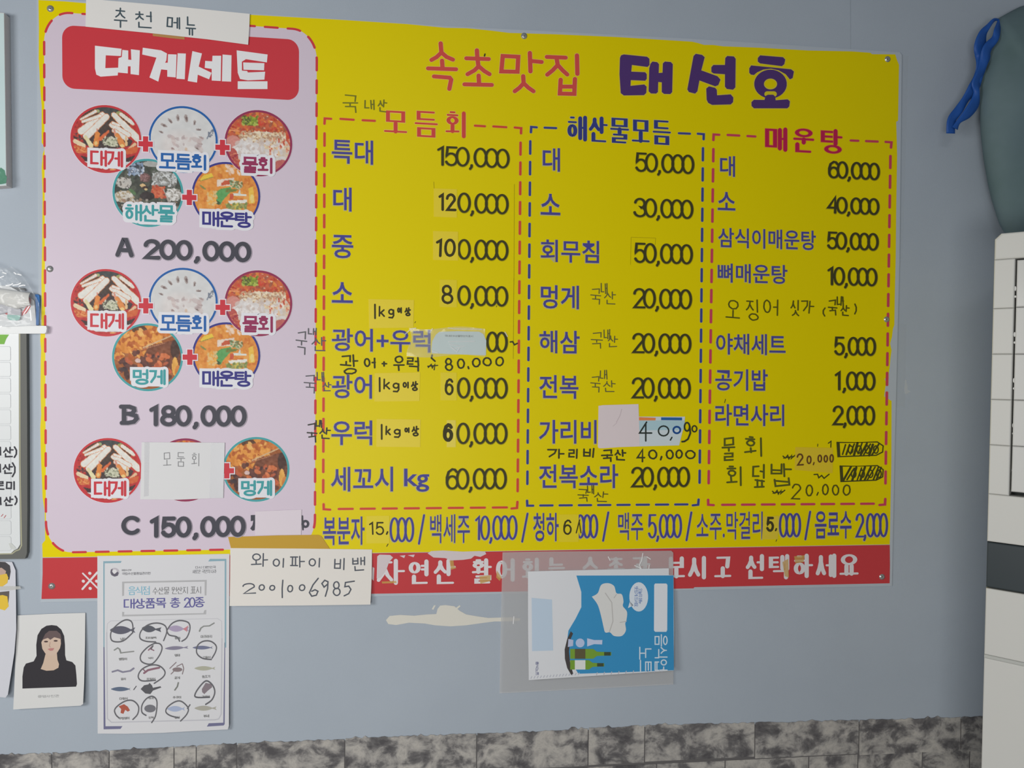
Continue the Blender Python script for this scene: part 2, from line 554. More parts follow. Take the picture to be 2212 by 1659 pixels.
# ------------------------------------------------------------------ picture painter
class Paint:
    def __init__(s, n, x0, y0, x1, y1, bg, seed=1):
        s.n = n; s.b = (x0, y0, x1, y1)
        u = (np.arange(n) + .5) / n
        s.X, s.Y = np.meshgrid(x0 + u * (x1 - x0), y0 + u * (y1 - y0))
        s.im = np.zeros((n, n, 3)); s.im[:] = bg; s.r = np.random.RandomState(seed)

    def put(s, mask, c, a=1.0):
        if mask.dtype == bool: mask = mask.astype(float)
        m = (mask * a)[..., None]
        s.im = s.im * (1 - m) + np.array(c, float) * m

    def ell(s, cx, cy, rx, ry, c, ang=0, a=1.0, soft=0):
        t = math.radians(ang); dx = s.X - cx; dy = s.Y - cy
        u = (dx * math.cos(t) + dy * math.sin(t)) / rx; v = (-dx * math.sin(t) + dy * math.cos(t)) / ry
        d = np.sqrt(u * u + v * v)
        s.put(np.clip((1 - d) / soft, 0, 1) if soft else d < 1, c, a)

    def line(s, p, q, w, c, a=1.0, w2=None):
        p = np.array(p, float); q = np.array(q, float); d = q - p; L = d @ d
        t = np.clip(((s.X - p[0]) * d[0] + (s.Y - p[1]) * d[1]) / L, 0, 1)
        r = np.hypot(s.X - p[0] - t * d[0], s.Y - p[1] - t * d[1])
        ww = w if w2 is None else w + (w2 - w) * t
        s.put(r < ww, c, a)

    def poly(s, pts, c, a=1.0):
        ins = np.zeros(s.X.shape, bool); n = len(pts)
        for i in range(n):
            x1, y1 = pts[i]; x2, y2 = pts[(i + 1) % n]
            if y1 == y2: continue
            ins ^= ((s.Y > min(y1, y2)) & (s.Y <= max(y1, y2)) & (s.X < (x2 - x1) * (s.Y - y1) / (y2 - y1) + x1))
        s.put(ins, c, a)

    def specks(s, k, reg, sz, cols, a=.9, asp=2.2, ang=None):
        x0, y0, x1, y1 = reg
        for i in range(k):
            z = s.r.uniform(*sz)
            s.ell(s.r.uniform(x0, x1), s.r.uniform(y0, y1), z * s.r.uniform(1, asp), z, cols[s.r.randint(len(cols))],
                  s.r.uniform(0, 180) if ang is None else ang + s.r.uniform(-20, 20), a)

    def grain(s, amp, f=6):
        n = s.n; m = s.r.uniform(-1, 1, (n // f + 2, n // f + 2))
        i = np.arange(n) / f; a = i.astype(int); t = i - a
        g = (m[a][:, a] * (1 - t)[None] + m[a][:, a + 1] * t[None]) * (1 - t)[:, None] + (m[a + 1][:, a] * (1 - t)[None] + m[a + 1][:, a + 1] * t[None]) * t[:, None]
        s.im = np.clip(s.im + g[..., None] * amp, 0, 255)

    def build(s, name, fn, ink_d, parent, inside=None):
        """fn maps (s,t) in the unit square to a pixel of the photograph"""
        n = s.n; ink = Ink(ink_d); idx = -np.ones((n, n), int); cols = []
        for j in range(n):
            for i in range(n):
                u, v = i / (n - 1), j / (n - 1)
                if inside and not inside(u, v): continue
                idx[j, i] = len(ink.v); x, y = fn(u, v); ink.v.append(tuple(ink.pt(x, y))); cols.append(s.im[j, i])
        for j in range(n - 1):
            for i in range(n - 1):
                q = (idx[j, i], idx[j + 1, i], idx[j + 1, i + 1], idx[j, i + 1])
                if min(q) >= 0: ink.f.append(tuple(int(t) for t in q))
        o = ink.build(name, vcmat(), parent)
        c = (np.array(cols) * .88 + 150 * .12) / 255.0  # blend towards grey: the muting haze is put into the picture colours
        c = np.where(c <= .04045, c / 12.92, ((c + .055) / 1.055) ** 2.4) / EL
        c = np.clip(c, 0, .92); c = np.concatenate([c, np.ones((len(c), 1))], 1)
        at = o.data.color_attributes.new('Col', 'FLOAT_COLOR', 'POINT'); at.data.foreach_set('color', c.astype(np.float32).ravel())
        return o

# ================================================================== THE ROOM
def sheet(name, pts, m, parent=None):
    return link(name, pts, [tuple(range(len(pts)))], m, parent)


wall_m = mottled('blue_grey_wallpaper', [(.3, (154, 163, 173)), (.7, (159, 168, 178))], 3.0, 3, .55, .0)
_nt = wall_m.node_tree
_n = _nt.nodes.new('ShaderNodeTexNoise'); _n.inputs['Scale'].default_value = 320; _n.inputs['Detail'].default_value = 3
_g = _nt.nodes.new('ShaderNodeNewGeometry'); _nt.links.new(_g.outputs['Position'], _n.inputs['Vector'])
_b = _nt.nodes.new('ShaderNodeBump'); _b.inputs['Strength'].default_value = .18; _b.inputs['Distance'].default_value = .001
_nt.links.new(_n.outputs[0], _b.inputs['Height']); _nt.links.new(_b.outputs[0], _nt.nodes['Principled BSDF'].inputs['Normal'])


def boxmesh(x0, x1, y0, y1, z0, z1):
    v = [(x, y, z) for x in (x0, x1) for y in (y0, y1) for z in (z0, z1)]
    f = [(0, 1, 3, 2), (4, 6, 7, 5), (0, 4, 5, 1), (2, 3, 7, 6), (0, 2, 6, 4), (1, 5, 7, 3)]
    return v, f


def struct(o): o['kind'] = 'structure'; return o


WR = 2.05
wb = struct(link('wall_back', *boxmesh(-3.2, WR, 0, .1, 0, 2.95), wall_m))
struct(link('wall_right', *boxmesh(WR, WR + .1, -3.9, .1, 0, 2.95), wall_m))
struct(link('floor', *boxmesh(-3.2, WR + .1, -3.9, .1, -.05, 0), mottled('grey_floor_tile', [(.3, (120, 116, 110)), (.7, (140, 136, 130))], 4, 3, .5, 0)))

# pale glue patch and old tape marks on the wallpaper
i_ = Ink(.0004)
_p = [(1262, 712), (1290, 680), (1370, 672), (1480, 678), (1580, 668), (1650, 665), (1660, 625), (1680, 600), (1720, 596), (1790, 605), (1830, 640), (1880, 668), (1960, 682), (2050, 695), (2150, 692), (2230, 690), (2300, 700), (2290, 716), (2200, 722), (2100, 722), (2000, 735), (1880, 752), (1760, 760), (1640, 752), (1560, 738), (1440, 732), (1340, 750), (1280, 742)]
i_.poly(zw(_p))
i_.poly(zw([(1615, 628), (1632, 598), (1646, 598), (1628, 632)])).poly(zw([(1795, 622), (1830, 596), (1838, 604), (1812, 628)]))
i_.build('glue_patch', mat((203, 200, 190), .7), wb)
i_ = Ink(.0004)
i_.poly([(1944, 118), (1962, 121), (1950, 560), (1934, 560)]).poly([(1934, 700), (1958, 700), (1955, 880), (1930, 880)])
i_.build('tape_mark', mat((190, 196, 200), .3, .5, alpha=.16), wb, stuff=True)
i_ = Ink(.0005)
i_.poly([(1955, 820), (1958, 820), (1961, 842), (1968, 846), (1956, 852), (1953, 845)])
i_.build('tape_mark', mat((200, 205, 208), .3, .5, alpha=.5), wb, stuff=True)
i_ = Ink(.0003)
i_.poly([(1836, 0), (1838.5, 0), (1838.5, 108), (1837, 108)])
i_.build('wallpaper_seam', mat((120, 130, 140), .6, alpha=.13), wb)

# stone-look tile band along the bottom of the wall
tile_m = mottled('stone_tile', [(.34, (78, 76, 78)), (.43, (102, 100, 100)), (.5, (142, 139, 136)), (.6, (170, 166, 160)), (.74, (126, 124, 122))],
                 20, 6, .75, .12, .3, (1, 1, 1.25), 9.0)


def tile_top(px):
    return np.interp(px, [-250, 0, 130, 380, 440, 550, 700, 800, 1106, 1400, 1700, 2000, 2130, 2500],
                     [1640, 1630, 1627, 1613, 1611, 1604, 1599, 1593, 1583, 1567, 1560, 1552, 1548, 1538])


rt = random.Random(5)
Ink(.0005).slab([(px, tile_top(px) + 3) for px in range(-260, 2521, 60)] + [(2520, 1900), (-260, 1900)], .0005).build('grout', mat((96, 94, 94), .7), wb)
zt = [wall(400, tile_top(400))[1]]
edges = [-260, -70, 112, 236, 376, 424, 512, 745, 1030, 1271, 1393, 1631, 1856, 2076, 2290, 2520]
for k in range(len(edges) - 1):
    xa, xb = edges[k] + 1.2, edges[k + 1] - 1.2
    n = max(4, int((xb - xa) / 7)); top = []
    for i in range(n + 1):
        px = xa + (xb - xa) * i / n
        top.append((px, tile_top(px) + rt.uniform(-1.8, 1.4) - (4 if rt.random() < .05 else 0)))
    za = wall(xa, tile_top(xa))[1] - .082
    bl = unwall((wall(xa, 1600)[0], za)); br = unwall((wall(xb, 1600)[0], za))
    Ink(.0012 + rt.uniform(0, .0006)).slab(top + [br, bl], .0012).build('stone_tile', tile_m, wb)
zr = wall(1000, tile_top(1000))[1] - .085
xw0 = -1.5
for r in range(14):
    x = xw0 - (r % 3) * .07
    while x < 1.75:
        w = rt.choice([.12, .16, .2, .24, .28]); h = .08
        d = .0012 + rt.uniform(0, .0006)
        zt_ = zr - r * .0825
        if zt_ - h < .01: break
        v, f = boxmesh(x, x + w - .003, -d, 0, zt_ - h, zt_)
        link('stone_tile', v, f, tile_m, wb)
        x += w

# ================================================================== THE MENU BOARD
CENTER = P(1015, 650)
board = empty('menu_board', (float(CENTER[0]), 0, float(P(1015, 1290)[2])))
tag(board, 'large yellow seafood menu board with lilac set-menu panel and red bottom band', 'menu board')
RED = (186, 58, 66); YEL = (211, 193, 0); LIL = (197, 184, 197); BLUE = (62, 60, 128); INKC = (62, 60, 36)
# backing plate
Ink(.003).slab([(79, -2), (186, 3), (542, 29), (961, 56), (1500, 84), (1944, 113), (1948, 119), (1943, 560), (1932, 1000), (1926.5, 1266), (1000, 1285), (88, 1301)], .0028) \
    .build('backing_plate', mat((166, 174, 182), .5), board)
film = [(83, 0), (140, 3), (186, 7), (300, 13), (420, 23), (542, 32), (740, 43), (880, 52), (961, 60), (1010, 61), (1060, 66), (1100, 71), (1200, 74), (1334, 80), (1495, 90), (1508, 93), (1521, 97), (1540, 97), (1562, 100), (1640, 103),
        (1745, 109), (1840, 111), (1880, 114), (1884, 117), (1934, 117.5), (1937, 128), (1942, 140), (1941, 200), (1940, 261), (1936, 263), (1938, 335), (1936, 450), (1935, 555), (1933, 640), (1932, 702), (1929, 710), (1927, 727), (1923, 742), (1924, 748),
        (1926, 757), (1924, 770), (1922, 792), (1919, 813), (1911, 818), (1914, 828), (1912, 840), (1910, 856), (1919, 862), (1926, 866), (1925.5, 1000), (1923.5, 1100), (1922, 1176), (1000, 1191.5), (92, 1204),
        (91, 1175), (94, 1171), (97.6, 1167), (97, 1130), (96.5, 1103), (94, 1088), (92, 1075), (89, 1001), (88, 967), (87, 923), (89, 895), (87.5, 850), (88, 779), (89, 757), (87, 735), (89, 700), (90, 650), (89.4, 605), (91, 540), (92, 420), (90, 362),
        (92.5, 332), (96, 322), (93.5, 314), (90, 308), (90, 228), (87.5, 200), (86, 175), (85.5, 160), (83.5, 127), (84, 60)]
ym = mat(YEL, .4, .14)
Ink(.0031).poly(film, 0).build('yellow_film', ym, board)
Ink(.0031).poly([(92, 1205.2), (1000, 1192.5), (1922, 1177), (1922.5, 1220), (1921.8, 1260), (1500, 1268.5), (1498, 1271), (1300, 1275), (1000, 1279.5), (600, 1286), (89.5, 1294), (92, 1240)], 0) \
    .build('red_band', mat((181, 60, 64), .4, .14), board)
# lilac set panel
LQ = [(95, 24), (684.5, 66), (680, 1184), (99.5, 1194)]
Ink(.0032).poly(rrect(LQ, .092, .056, 12), 0).build('set_menu_panel', mat(LIL, .4, .14), board)


def dashes(path, n, a, duty, e=.0, phase=0.):
    """cut a pixel polyline into n dashes"""
    pts = [np.array(p, float) for p in path]; L = [0]
    for i in range(1, len(pts)): L.append(L[-1] + np.linalg.norm(pts[i] - pts[i - 1]))
    T = L[-1]; out = []

    def at(t):
        t = min(max(t, 0), T); j = max(1, next((i for i in range(len(L)) if L[i] >= t), len(L) - 1))
        s = (t - L[j - 1]) / (L[j] - L[j - 1]); return tuple(pts[j - 1] * (1 - s) + pts[j] * s)
    for k in range(n):
        s0 = T * (k + phase) / n; s1 = s0 + T / n * duty
        mid = [L[i] for i in range(len(L)) if s0 < L[i] < s1]
        out.append([at(t) for t in [s0] + mid + [s1]])
    return out


bp_ = rrect(LQ, .092, .056, 14)
ink = Ink(.00325)
for d in dashes(bp_ + [bp_[0]], 68, 2.7, .56, phase=.45):
    ink.begin().stroke(d, 2.6, 2.4)
ink.build('border_dash', mat((190, 60, 66), .4), board, split=True)
# title banner
Ink(.0033).poly(rrect([(134, 54), (646, 86), (645.5, 217), (134.8, 190.5)], .05, .2, 10), 0).build('title_banner', mat((188, 58, 66), .4, .14), board)
ink = Ink(.0034)
for p in [[(613, 295), (785, 315), (780, 362), (683, 357), (680, 440), (765, 437), (760, 487), (650, 495), (622, 482), (613, 440)],
          [(790, 322), (828, 326), (828, 385), (848, 387), (845, 318), (903, 325), (897, 485), (843, 478), (843, 428), (826, 428), (825, 474), (762, 468), (765, 375), (786, 368)],
          [(922, 308), (1040, 325), (1078, 345), (1074, 390), (1040, 450), (1022, 527), (965, 500), (1010, 372), (918, 352)],
          [(1085, 350), (1140, 352), (1135, 500), (1080, 495), (1080, 452), (1042, 448), (1045, 405), (1083, 405)],
          [(1147, 344), (1200, 346), (1193, 512), (1139, 508)],
          [(1242, 330), (1304, 345), (1283, 430), (1366, 470), (1350, 512), (1277, 482), (1272, 533), (1212, 523)],
          [(1372, 360), (1428, 360), (1425, 523), (1367, 520), (1367, 445), (1322, 438), (1325, 393), (1370, 396)],
          [(1437, 352), (1495, 357), (1492, 527), (1433, 525)],
          [(1528, 325), (1728, 352), (1723, 403), (1588, 382), (1562, 398), (1562, 456), (1596, 458), (1600, 468), (1712, 463), (1707, 514), (1600, 519), (1550, 510), (1535, 470)],
          [(1570, 403), (1707, 408), (1705, 454), (1572, 450)],
          [(1535, 525), (1727, 525), (1727, 575), (1535, 575)]]:
    ink.begin().poly(z1(p))
ink.build('title_stroke', mat((214, 214, 216), .4), board, split=True)


# ---------------------------------------------------------------- food pictures
def pic_crab():
    p = Paint(112, 100, 50, 1410, 1325, (178, 52, 52), 3)
    p.ell(760, 250, 500, 300, (70, 58, 52))
    p.poly([(150, 620), (350, 560), (900, 500), (1250, 700), (1200, 800), (700, 900), (180, 760)], (66, 54, 54))
    p.ell(770, 160, 200, 90, (64, 66, 66)); p.ell(600, 170, 40, 28, (150, 158, 110)); p.ell(990, 190, 50, 34, (150, 156, 100))
    p.specks(60, (150, 350, 330, 900), (8, 20), [(190, 60, 50), (150, 45, 45)])
    W = (216, 213, 205); O = (205, 120, 66)
    for a, b, w, w2 in [((690, 230), (300, 560), 42, 60), ((640, 260), (330, 380), 30, 22), ((560, 180), (290, 340), 26, 14), ((760, 270), (400, 650), 52, 62), ((900, 230), (1340, 650), 44, 62), ((1030, 210), (1250, 370), 30, 34),
                        ((860, 420), (1170, 590), 44, 40), ((880, 380), (1000, 420), 24, 20), ((900, 520), (1120, 660), 34, 40)]:
        p.line(a, b, w + 9, O, 1, w2 + 9); p.line(a, b, w, W, 1, w2)
    for a, b, w, w2, c in [((590, 500), (590, 620), 8, 22, (200, 130, 110)), ((600, 600), (570, 790), 45, 50, (212, 124, 58)), ((800, 540), (650, 690), 20, 34, (208, 100, 60)), ((900, 500), (940, 620), 14, 26, (210, 140, 120)),
                           ((960, 610), (1060, 780), 46, 56, (210, 128, 66)), ((1120, 640), (1130, 780), 20, 22, (216, 180, 130)), ((380, 660), (480, 820), 26, 44, (216, 206, 160)), ((190, 750), (340, 830), 38, 44, (218, 196, 160)), ((1290, 760), (1150, 880), 26, 16, (220, 180, 140))]:
        p.line(a, b, w, c, 1, w2)
    p.ell(860, 740, 110, 80, (176, 176, 150)); p.specks(70, (700, 640, 960, 830), (5, 16), [(206, 204, 182), (120, 124, 100), (196, 196, 170)])
    p.ell(570, 770, 30, 40, (224, 180, 110)); p.ell(1050, 800, 40, 30, (226, 190, 120))
    p.ell(260, 900, 160, 70, (196, 96, 56), 10); p.ell(1240, 880, 160, 60, (198, 92, 54), -18); p.specks(60, (180, 860, 400, 960), (4, 12), [(216, 140, 80), (180, 60, 46)])
    p.poly([(270, 1010), (500, 1060), (1000, 1080), (1330, 950), (1250, 1080), (900, 1180), (400, 1140)], (66, 50, 50))
    p.poly([(360, 1120), (1230, 1090), (1100, 1230), (560, 1230)], (206, 206, 206)); p.ell(880, 1255, 60, 18, (214, 150, 90))
    p.grain(9, 3); return p


def pic_mixed():
    p = Paint(104, 0, 0, 100, 100, (202, 202, 202), 4)
    p.ell(45, 60, 34, 28, (206, 200, 198), 0, 1, .4)
    for cx, cy, an, k in ((18, 40, 20, .8), (22, 30, 25, 1.1), (31, 23, 50, 1), (42, 18, 85, 1.1), (54, 18, 80, 1.3), (66, 24, 100, .9), (72, 34, 0, .9), (76, 46, 20, .8), (74, 55, 20, .9), (70, 62, 30, .9)):
        p.ell(cx, cy, 4.6 * k, 2 * k, (150, 134, 130), an, .8); p.ell(cx + .6, cy + .6, 2.6 * k, 1.1 * k, (104, 86, 84), an, .85)
    p.specks(60, (28, 45, 78, 80), (1.2, 3.6), [(186, 168, 166), (214, 210, 208), (200, 184, 180), (168, 150, 150)], .6)
    p.specks(16, (30, 64, 70, 76), (.8, 2), [(140, 112, 110), (200, 168, 140)], .8)
    p.line((92, 33), (84, 47), .8, (110, 120, 136)); p.specks(9, (86, 30, 94, 46), (.8, 1.4), [(100, 108, 124)])
    p.grain(5, 5); return p


def pic_mulhoe():
    p = Paint(112, 1135, 108, 2035, 995, (190, 86, 58), 5)
    p.specks(240, (1160, 130, 2010, 480), (6, 22), [(200, 96, 50), (168, 56, 42), (214, 130, 60), (150, 80, 60), (196, 60, 44)])
    p.line((1190, 390), (1330, 400), 10, (222, 140, 90)); p.line((1200, 360), (1300, 380), 8, (206, 110, 70))
    p.ell(1470, 270, 110, 55, (84, 92, 50)); p.specks(90, (1370, 200, 1570, 310), (6, 18), [(140, 160, 50), (110, 130, 40), (80, 84, 44), (166, 176, 80)])
    p.specks(12, (1620, 150, 1900, 400), (5, 10), [(224, 180, 150)])
    p.ell(1640, 640, 370, 250, (206, 190, 172)); p.ell(1250, 600, 110, 140, (200, 130, 120))
    p.specks(300, (1340, 400, 1940, 620), (6, 16), [(222, 196, 156), (196, 160, 124), (230, 214, 186), (170, 130, 100)])
    p.ell(1450, 640, 190, 90, (214, 210, 208)); p.specks(120, (1260, 520, 1900, 760), (10, 30), [(222, 218, 216), (206, 200, 198), (196, 180, 172)], .8)
    p.specks(50, (1720, 480, 2010, 700), (6, 16), [(216, 150, 120), (190, 80, 60), (222, 190, 150)])
    p.ell(1240, 780, 80, 150, (176, 76, 70)); p.ell(1900, 850, 120, 90, (184, 96, 90)); p.specks(40, (1190, 700, 1330, 880), (5, 12), [(206, 120, 90), (150, 50, 60)])
    p.grain(9, 3); return p


def pic_seafood():
    p = Paint(112, 85, 80, 1057, 1015, (64, 66, 60), 6)
    p.specks(160, (100, 100, 1040, 700), (10, 34), [(74, 82, 70), (58, 56, 54), (90, 92, 80), (60, 62, 58)], .7)
    p.ell(400, 220, 120, 90, (96, 104, 116)); p.specks(60, (300, 140, 510, 310), (6, 15), [(150, 166, 186), (120, 138, 166), (60, 64, 72), (186, 192, 204)], 1, 3)
    p.ell(240, 420, 105, 75, (176, 172, 166)); p.specks(50, (150, 350, 330, 480), (5, 14), [(204, 200, 196), (110, 104, 98), (186, 180, 172)], 1, 3)
    p.ell(780, 340, 160, 100, (150, 150, 148)); p.specks(110, (640, 240, 960, 440), (6, 16), [(196, 198, 198), (104, 104, 100), (176, 178, 178), (128, 126, 120)], 1, 3)
    p.ell(620, 150, 120, 40, (160, 160, 156)); p.ell(530, 340, 70, 60, (120, 88, 86)); p.specks(30, (470, 290, 590, 400), (6, 14), [(140, 104, 104), (90, 66, 64)])
    p.ell(920, 560, 110, 85, (184, 180, 174)); p.specks(50, (820, 480, 1010, 640), (6, 12), [(214, 212, 208), (140, 134, 126)], 1, 3.5)
    p.ell(700, 530, 90, 75, (190, 96, 66)); p.specks(50, (620, 450, 800, 610), (8, 18), [(206, 112, 76), (176, 72, 52), (196, 86, 58)])
    p.line((780, 490), (850, 640), 7, (170, 160, 150)); p.ell(500, 450, 40, 25, (204, 170, 120)); p.ell(530, 480, 40, 25, (60, 44, 40)); p.ell(540, 500, 20, 16, (206, 180, 130))
    p.ell(240, 610, 130, 80, (184, 178, 166)); p.specks(50, (150, 540, 380, 680), (8, 20), [(206, 202, 194), (160, 140, 110), (196, 190, 180)])
    p.ell(360, 540, 60, 24, (84, 112, 76), 40); p.ell(560, 590, 100, 60, (54, 48, 48)); p.specks(50, (130, 640, 1000, 800), (8, 22), [(160, 150, 140), (110, 96, 84), (140, 110, 90)])
    p.ell(520, 900, 360, 90, (110, 104, 98)); p.grain(9, 3); return p


def pic_stew():
    p = Paint(112, 1165, 128, 2105, 1045, (214, 134, 58), 7)
    p.specks(170, (1190, 160, 2080, 780), (8, 30), [(222, 146, 66), (204, 118, 50), (226, 160, 80), (196, 104, 46)], .7)
    p.poly([(1280, 380), (1330, 320), (1440, 290), (1460, 340), (1300, 400)], (222, 186, 60)); p.line((1280, 405), (1450, 345), 5, (130, 130, 60))
    p.specks(26, (1640, 180, 1860, 300), (10, 20), [(226, 200, 180), (216, 170, 130)])
    p.poly([(1505, 380), (1750, 340), (1700, 450), (1510, 470)], (220, 200, 184)); p.poly([(1570, 420), (1620, 380), (1700, 375), (1700, 430), (1560, 460)], (190, 84, 56))
    p.specks(40, (1700, 390, 1860, 480), (8, 18), [(150, 176, 140), (110, 110, 70), (206, 190, 150), (90, 130, 84)])
    p.poly([(1500, 540), (1560, 500), (1700, 470), (1710, 520), (1640, 600), (1590, 660), (1560, 720), (1480, 690), (1520, 620), (1470, 580)], (86, 150, 84))
    p.poly([(1640, 500), (1800, 500), (1760, 530), (1620, 550)], (110, 120, 60)); p.poly([(1480, 640), (1560, 690), (1540, 720), (1480, 700)], (60, 80, 54))
    p.line((1290, 470), (1350, 510), 12, (130, 130, 70)); p.poly([(1690, 560), (1740, 560), (1730, 640), (1680, 640)], (190, 80, 56))
    p.poly([(1730, 555), (1915, 560), (1915, 585), (1735, 590)], (214, 216, 206)); p.poly([(1660, 660), (1920, 635), (1925, 680), (1680, 705)], (220, 218, 208)); p.line((1820, 520), (1815, 560), 12, (200, 206, 196))
    p.specks(40, (1640, 700, 1920, 770), (10, 22), [(110, 126, 70), (196, 180, 80), (150, 150, 90)])
    p.poly([(1940, 480), (2000, 450), (2030, 680), (1950, 690)], (226, 180, 70)); p.ell(1990, 620, 26, 60, (230, 200, 120))
    p.specks(60, (1380, 540, 1500, 720), (7, 18), [(226, 160, 70), (214, 180, 120)])
    p.ell(1600, 900, 420, 110, (196, 100, 44)); p.grain(9, 3); return p


def pic_squirt():
    p = Paint(112, 723, 595, 1183, 1030, (150, 84, 46), 8)
    p.ell(830, 700, 100, 90, (206, 126, 52)); p.ell(960, 680, 90, 70, (214, 138, 60)); p.ell(1080, 650, 60, 30, (196, 110, 50)); p.ell(900, 640, 50, 30, (90, 60, 44))
    p.specks(120, (750, 630, 1040, 820), (6, 18), [(222, 148, 66), (190, 104, 44), (228, 168, 90), (170, 84, 40)])
    p.poly([(960, 740), (1160, 690), (1180, 850), (1080, 930), (900, 860), (930, 800)], (110, 62, 44)); p.ell(1060, 790, 70, 60, (128, 72, 48), 0, .8, .5); p.ell(1130, 760, 30, 60, (72, 50, 44))
    p.line((925, 752), (1130, 662), 4, (204, 170, 130)); p.line((925, 760), (1060, 720), 3, (170, 110, 80))
    p.specks(60, (760, 780, 1100, 940), (7, 18), [(90, 52, 46), (176, 84, 54), (64, 44, 46), (206, 110, 66)])
    p.ell(890, 835, 18, 14, (206, 176, 170)); p.ell(800, 890, 24, 14, (60, 46, 48)); p.ell(1130, 870, 20, 60, (220, 160, 74)); p.ell(1150, 900, 20, 40, (200, 120, 56))
    p.ell(1020, 900, 90, 30, (190, 90, 56)); p.grain(12, 3); return p


pics = {'crab': pic_crab(), 'mixed': pic_mixed(), 'mul': pic_mulhoe(), 'sea': pic_seafood(), 'stew': pic_stew(), 'squirt': pic_squirt()}
RC = {'crab': (184, 60, 66), 'mixed': (44, 92, 156), 'mul': (138, 54, 84), 'sea': (72, 150, 154), 'stew': (64, 62, 128), 'squirt': (72, 150, 154)}
LAYER = {'sea': 0, 'squirt': 0, 'stew': 1, 'crab': 2, 'mixed': 2, 'mul': 2}


def food(kind, xl, xr, yt, yb):
    cx, cy = (xl + xr) / 2, (yt + yb) / 2; r = (xr - xl) / 2 - 1
    w = wall(cx, cy); R_ = abs(wall(cx + r, cy)[0] - w[0]); L = .0034 + LAYER[kind] * .00016

    def fn(u, v): return unwall((w[0] + (2 * u - 1) * R_, w[1] - (2 * v - 1) * R_))
    ring = [unwall((w[0] + R_ * .975 * math.cos(2 * math.pi * i / 56), w[1] + R_ * .975 * math.sin(2 * math.pi * i / 56))) for i in range(56)]
    Ink(L).poly([unwall((w[0] + R_ * 1.02 * math.cos(2 * math.pi * i / 56), w[1] + R_ * 1.02 * math.sin(2 * math.pi * i / 56))) for i in range(56)], 0).build('photo_margin', mat((206, 200, 206), .4), board)
    pics[kind].build('food_photo', fn, L + .00005, board, lambda u, v: math.hypot(u - .5, v - .5) < .492)
    Ink(L + .0001).stroke(ring, 2.3, closed=True).build('photo_ring', mat(RC[kind], .4), board)


TCOL = {'crab': (186, 62, 70), 'mixed': (44, 94, 158), 'mul': (140, 54, 88), 'sea': (66, 146, 150), 'stew': (60, 58, 124), 'squirt': (66, 146, 150)}


def food_label(text, kind, bx):
    h = Ink(.00405); letters(h, text, bx, 2.75, 2.45, gap=.1, extra=6.0)
    h.build('label_halo', mat((208, 208, 213), .4), board)
    Ink(.00424).poly(rrect(bq(bx[0] - 3, bx[1] - 3, bx[2] + 3, bx[3] + 3), .08, .16, 5), 0).build('label_halo', mat((208, 208, 213), .4), board)
    t = Ink(.0043); letters(t, text, bx, 2.75, 2.45, gap=.1)
    t.build('food_label', mat(TCOL[kind], .4), board)


def plus(cx, cy, clip=False):
    w = 15.5; t = 5.6; a = slope(cx, cy)
    for nm, e, d, c in (('plus_halo', 2.2, .0044, (208, 204, 210)), ('plus_sign', 0, .0045, (188, 58, 68))):
        W_, T_ = w + e, t + e
        pts = [(-T_, -W_ - 1), (T_, -W_ - 1), (T_, -T_), (W_, -T_), (W_, T_), (T_, T_), (T_, W_ + 1), (-T_, W_ + 1), (-T_, T_), (-W_, T_), (-W_, -T_), (-T_, -T_)]
        Ink(d).poly([(cx + x, cy + y + a * x) for x, y in pts], 0).build(nm, mat(c, .4), board)


for kind, xl, xr, yt, yb in [('sea', 243, 397, 343.6, 490), ('stew', 414, 563, 350, 494), ('crab', 152, 306, 226, 375), ('mixed', 321, 471, 229, 374), ('mul', 485, 632, 238, 381),
                             ('squirt', 242, 396, 699, 844.6), ('stew', 415, 563, 696, 839), ('crab', 152.5, 306, 580, 728), ('mixed', 321, 471, 579, 722), ('mul', 485, 632, 583.6, 727),
                             ('crab', 159, 307, 943.5, 1089), ('mul', 329, 472, 943.5, 1087), ('squirt', 481, 626, 943.5, 1084.5)]:
    food(kind, xl, xr, yt, yb)
for args in [('대게', 'crab', (194, 323, 266, 362)), ('모듬회', 'mixed', (343, 330, 449, 369)), ('물회', 'mul', (522, 338, 592, 376)), ('해산물', 'sea', (269, 440, 378, 481)), ('매운탕', 'stew', (436, 455, 544, 493)),
             ('대게', 'crab', (194, 675, 268, 712)), ('모듬회', 'mixed', (345, 680, 449, 717)), ('물회', 'mul', (523, 682, 593, 719)), ('멍게', 'squirt', (286, 797, 358, 832)), ('매운탕', 'stew', (436, 800, 543, 836)),
             ('대게', 'crab', (202, 1038, 273, 1073)), ('멍게', 'squirt', (520, 1037, 588, 1072))]:
    food_label(*args)
for c in [(314.5, 311), (480.6, 318.5), (409, 426.5), (315, 660.6), (481, 664), (410, 771.6), (490, 1017)]: plus(*c)


def fat(text, bx, a=4.9, b=4.4, gap=0, dg=.12):
    h = Ink(.00425); letters(h, text, bx, a, b, dgap=dg, extra=1.0, shift=(.3, .8)); h.build('price_shadow', mat((158, 150, 160), .4), board)
    t = Ink(.0044); letters(t, text, bx, a, b, dgap=dg, cap='butt' if 0 else 'round'); t.build('set_price', mat((70, 70, 78), .4), board, split=True)


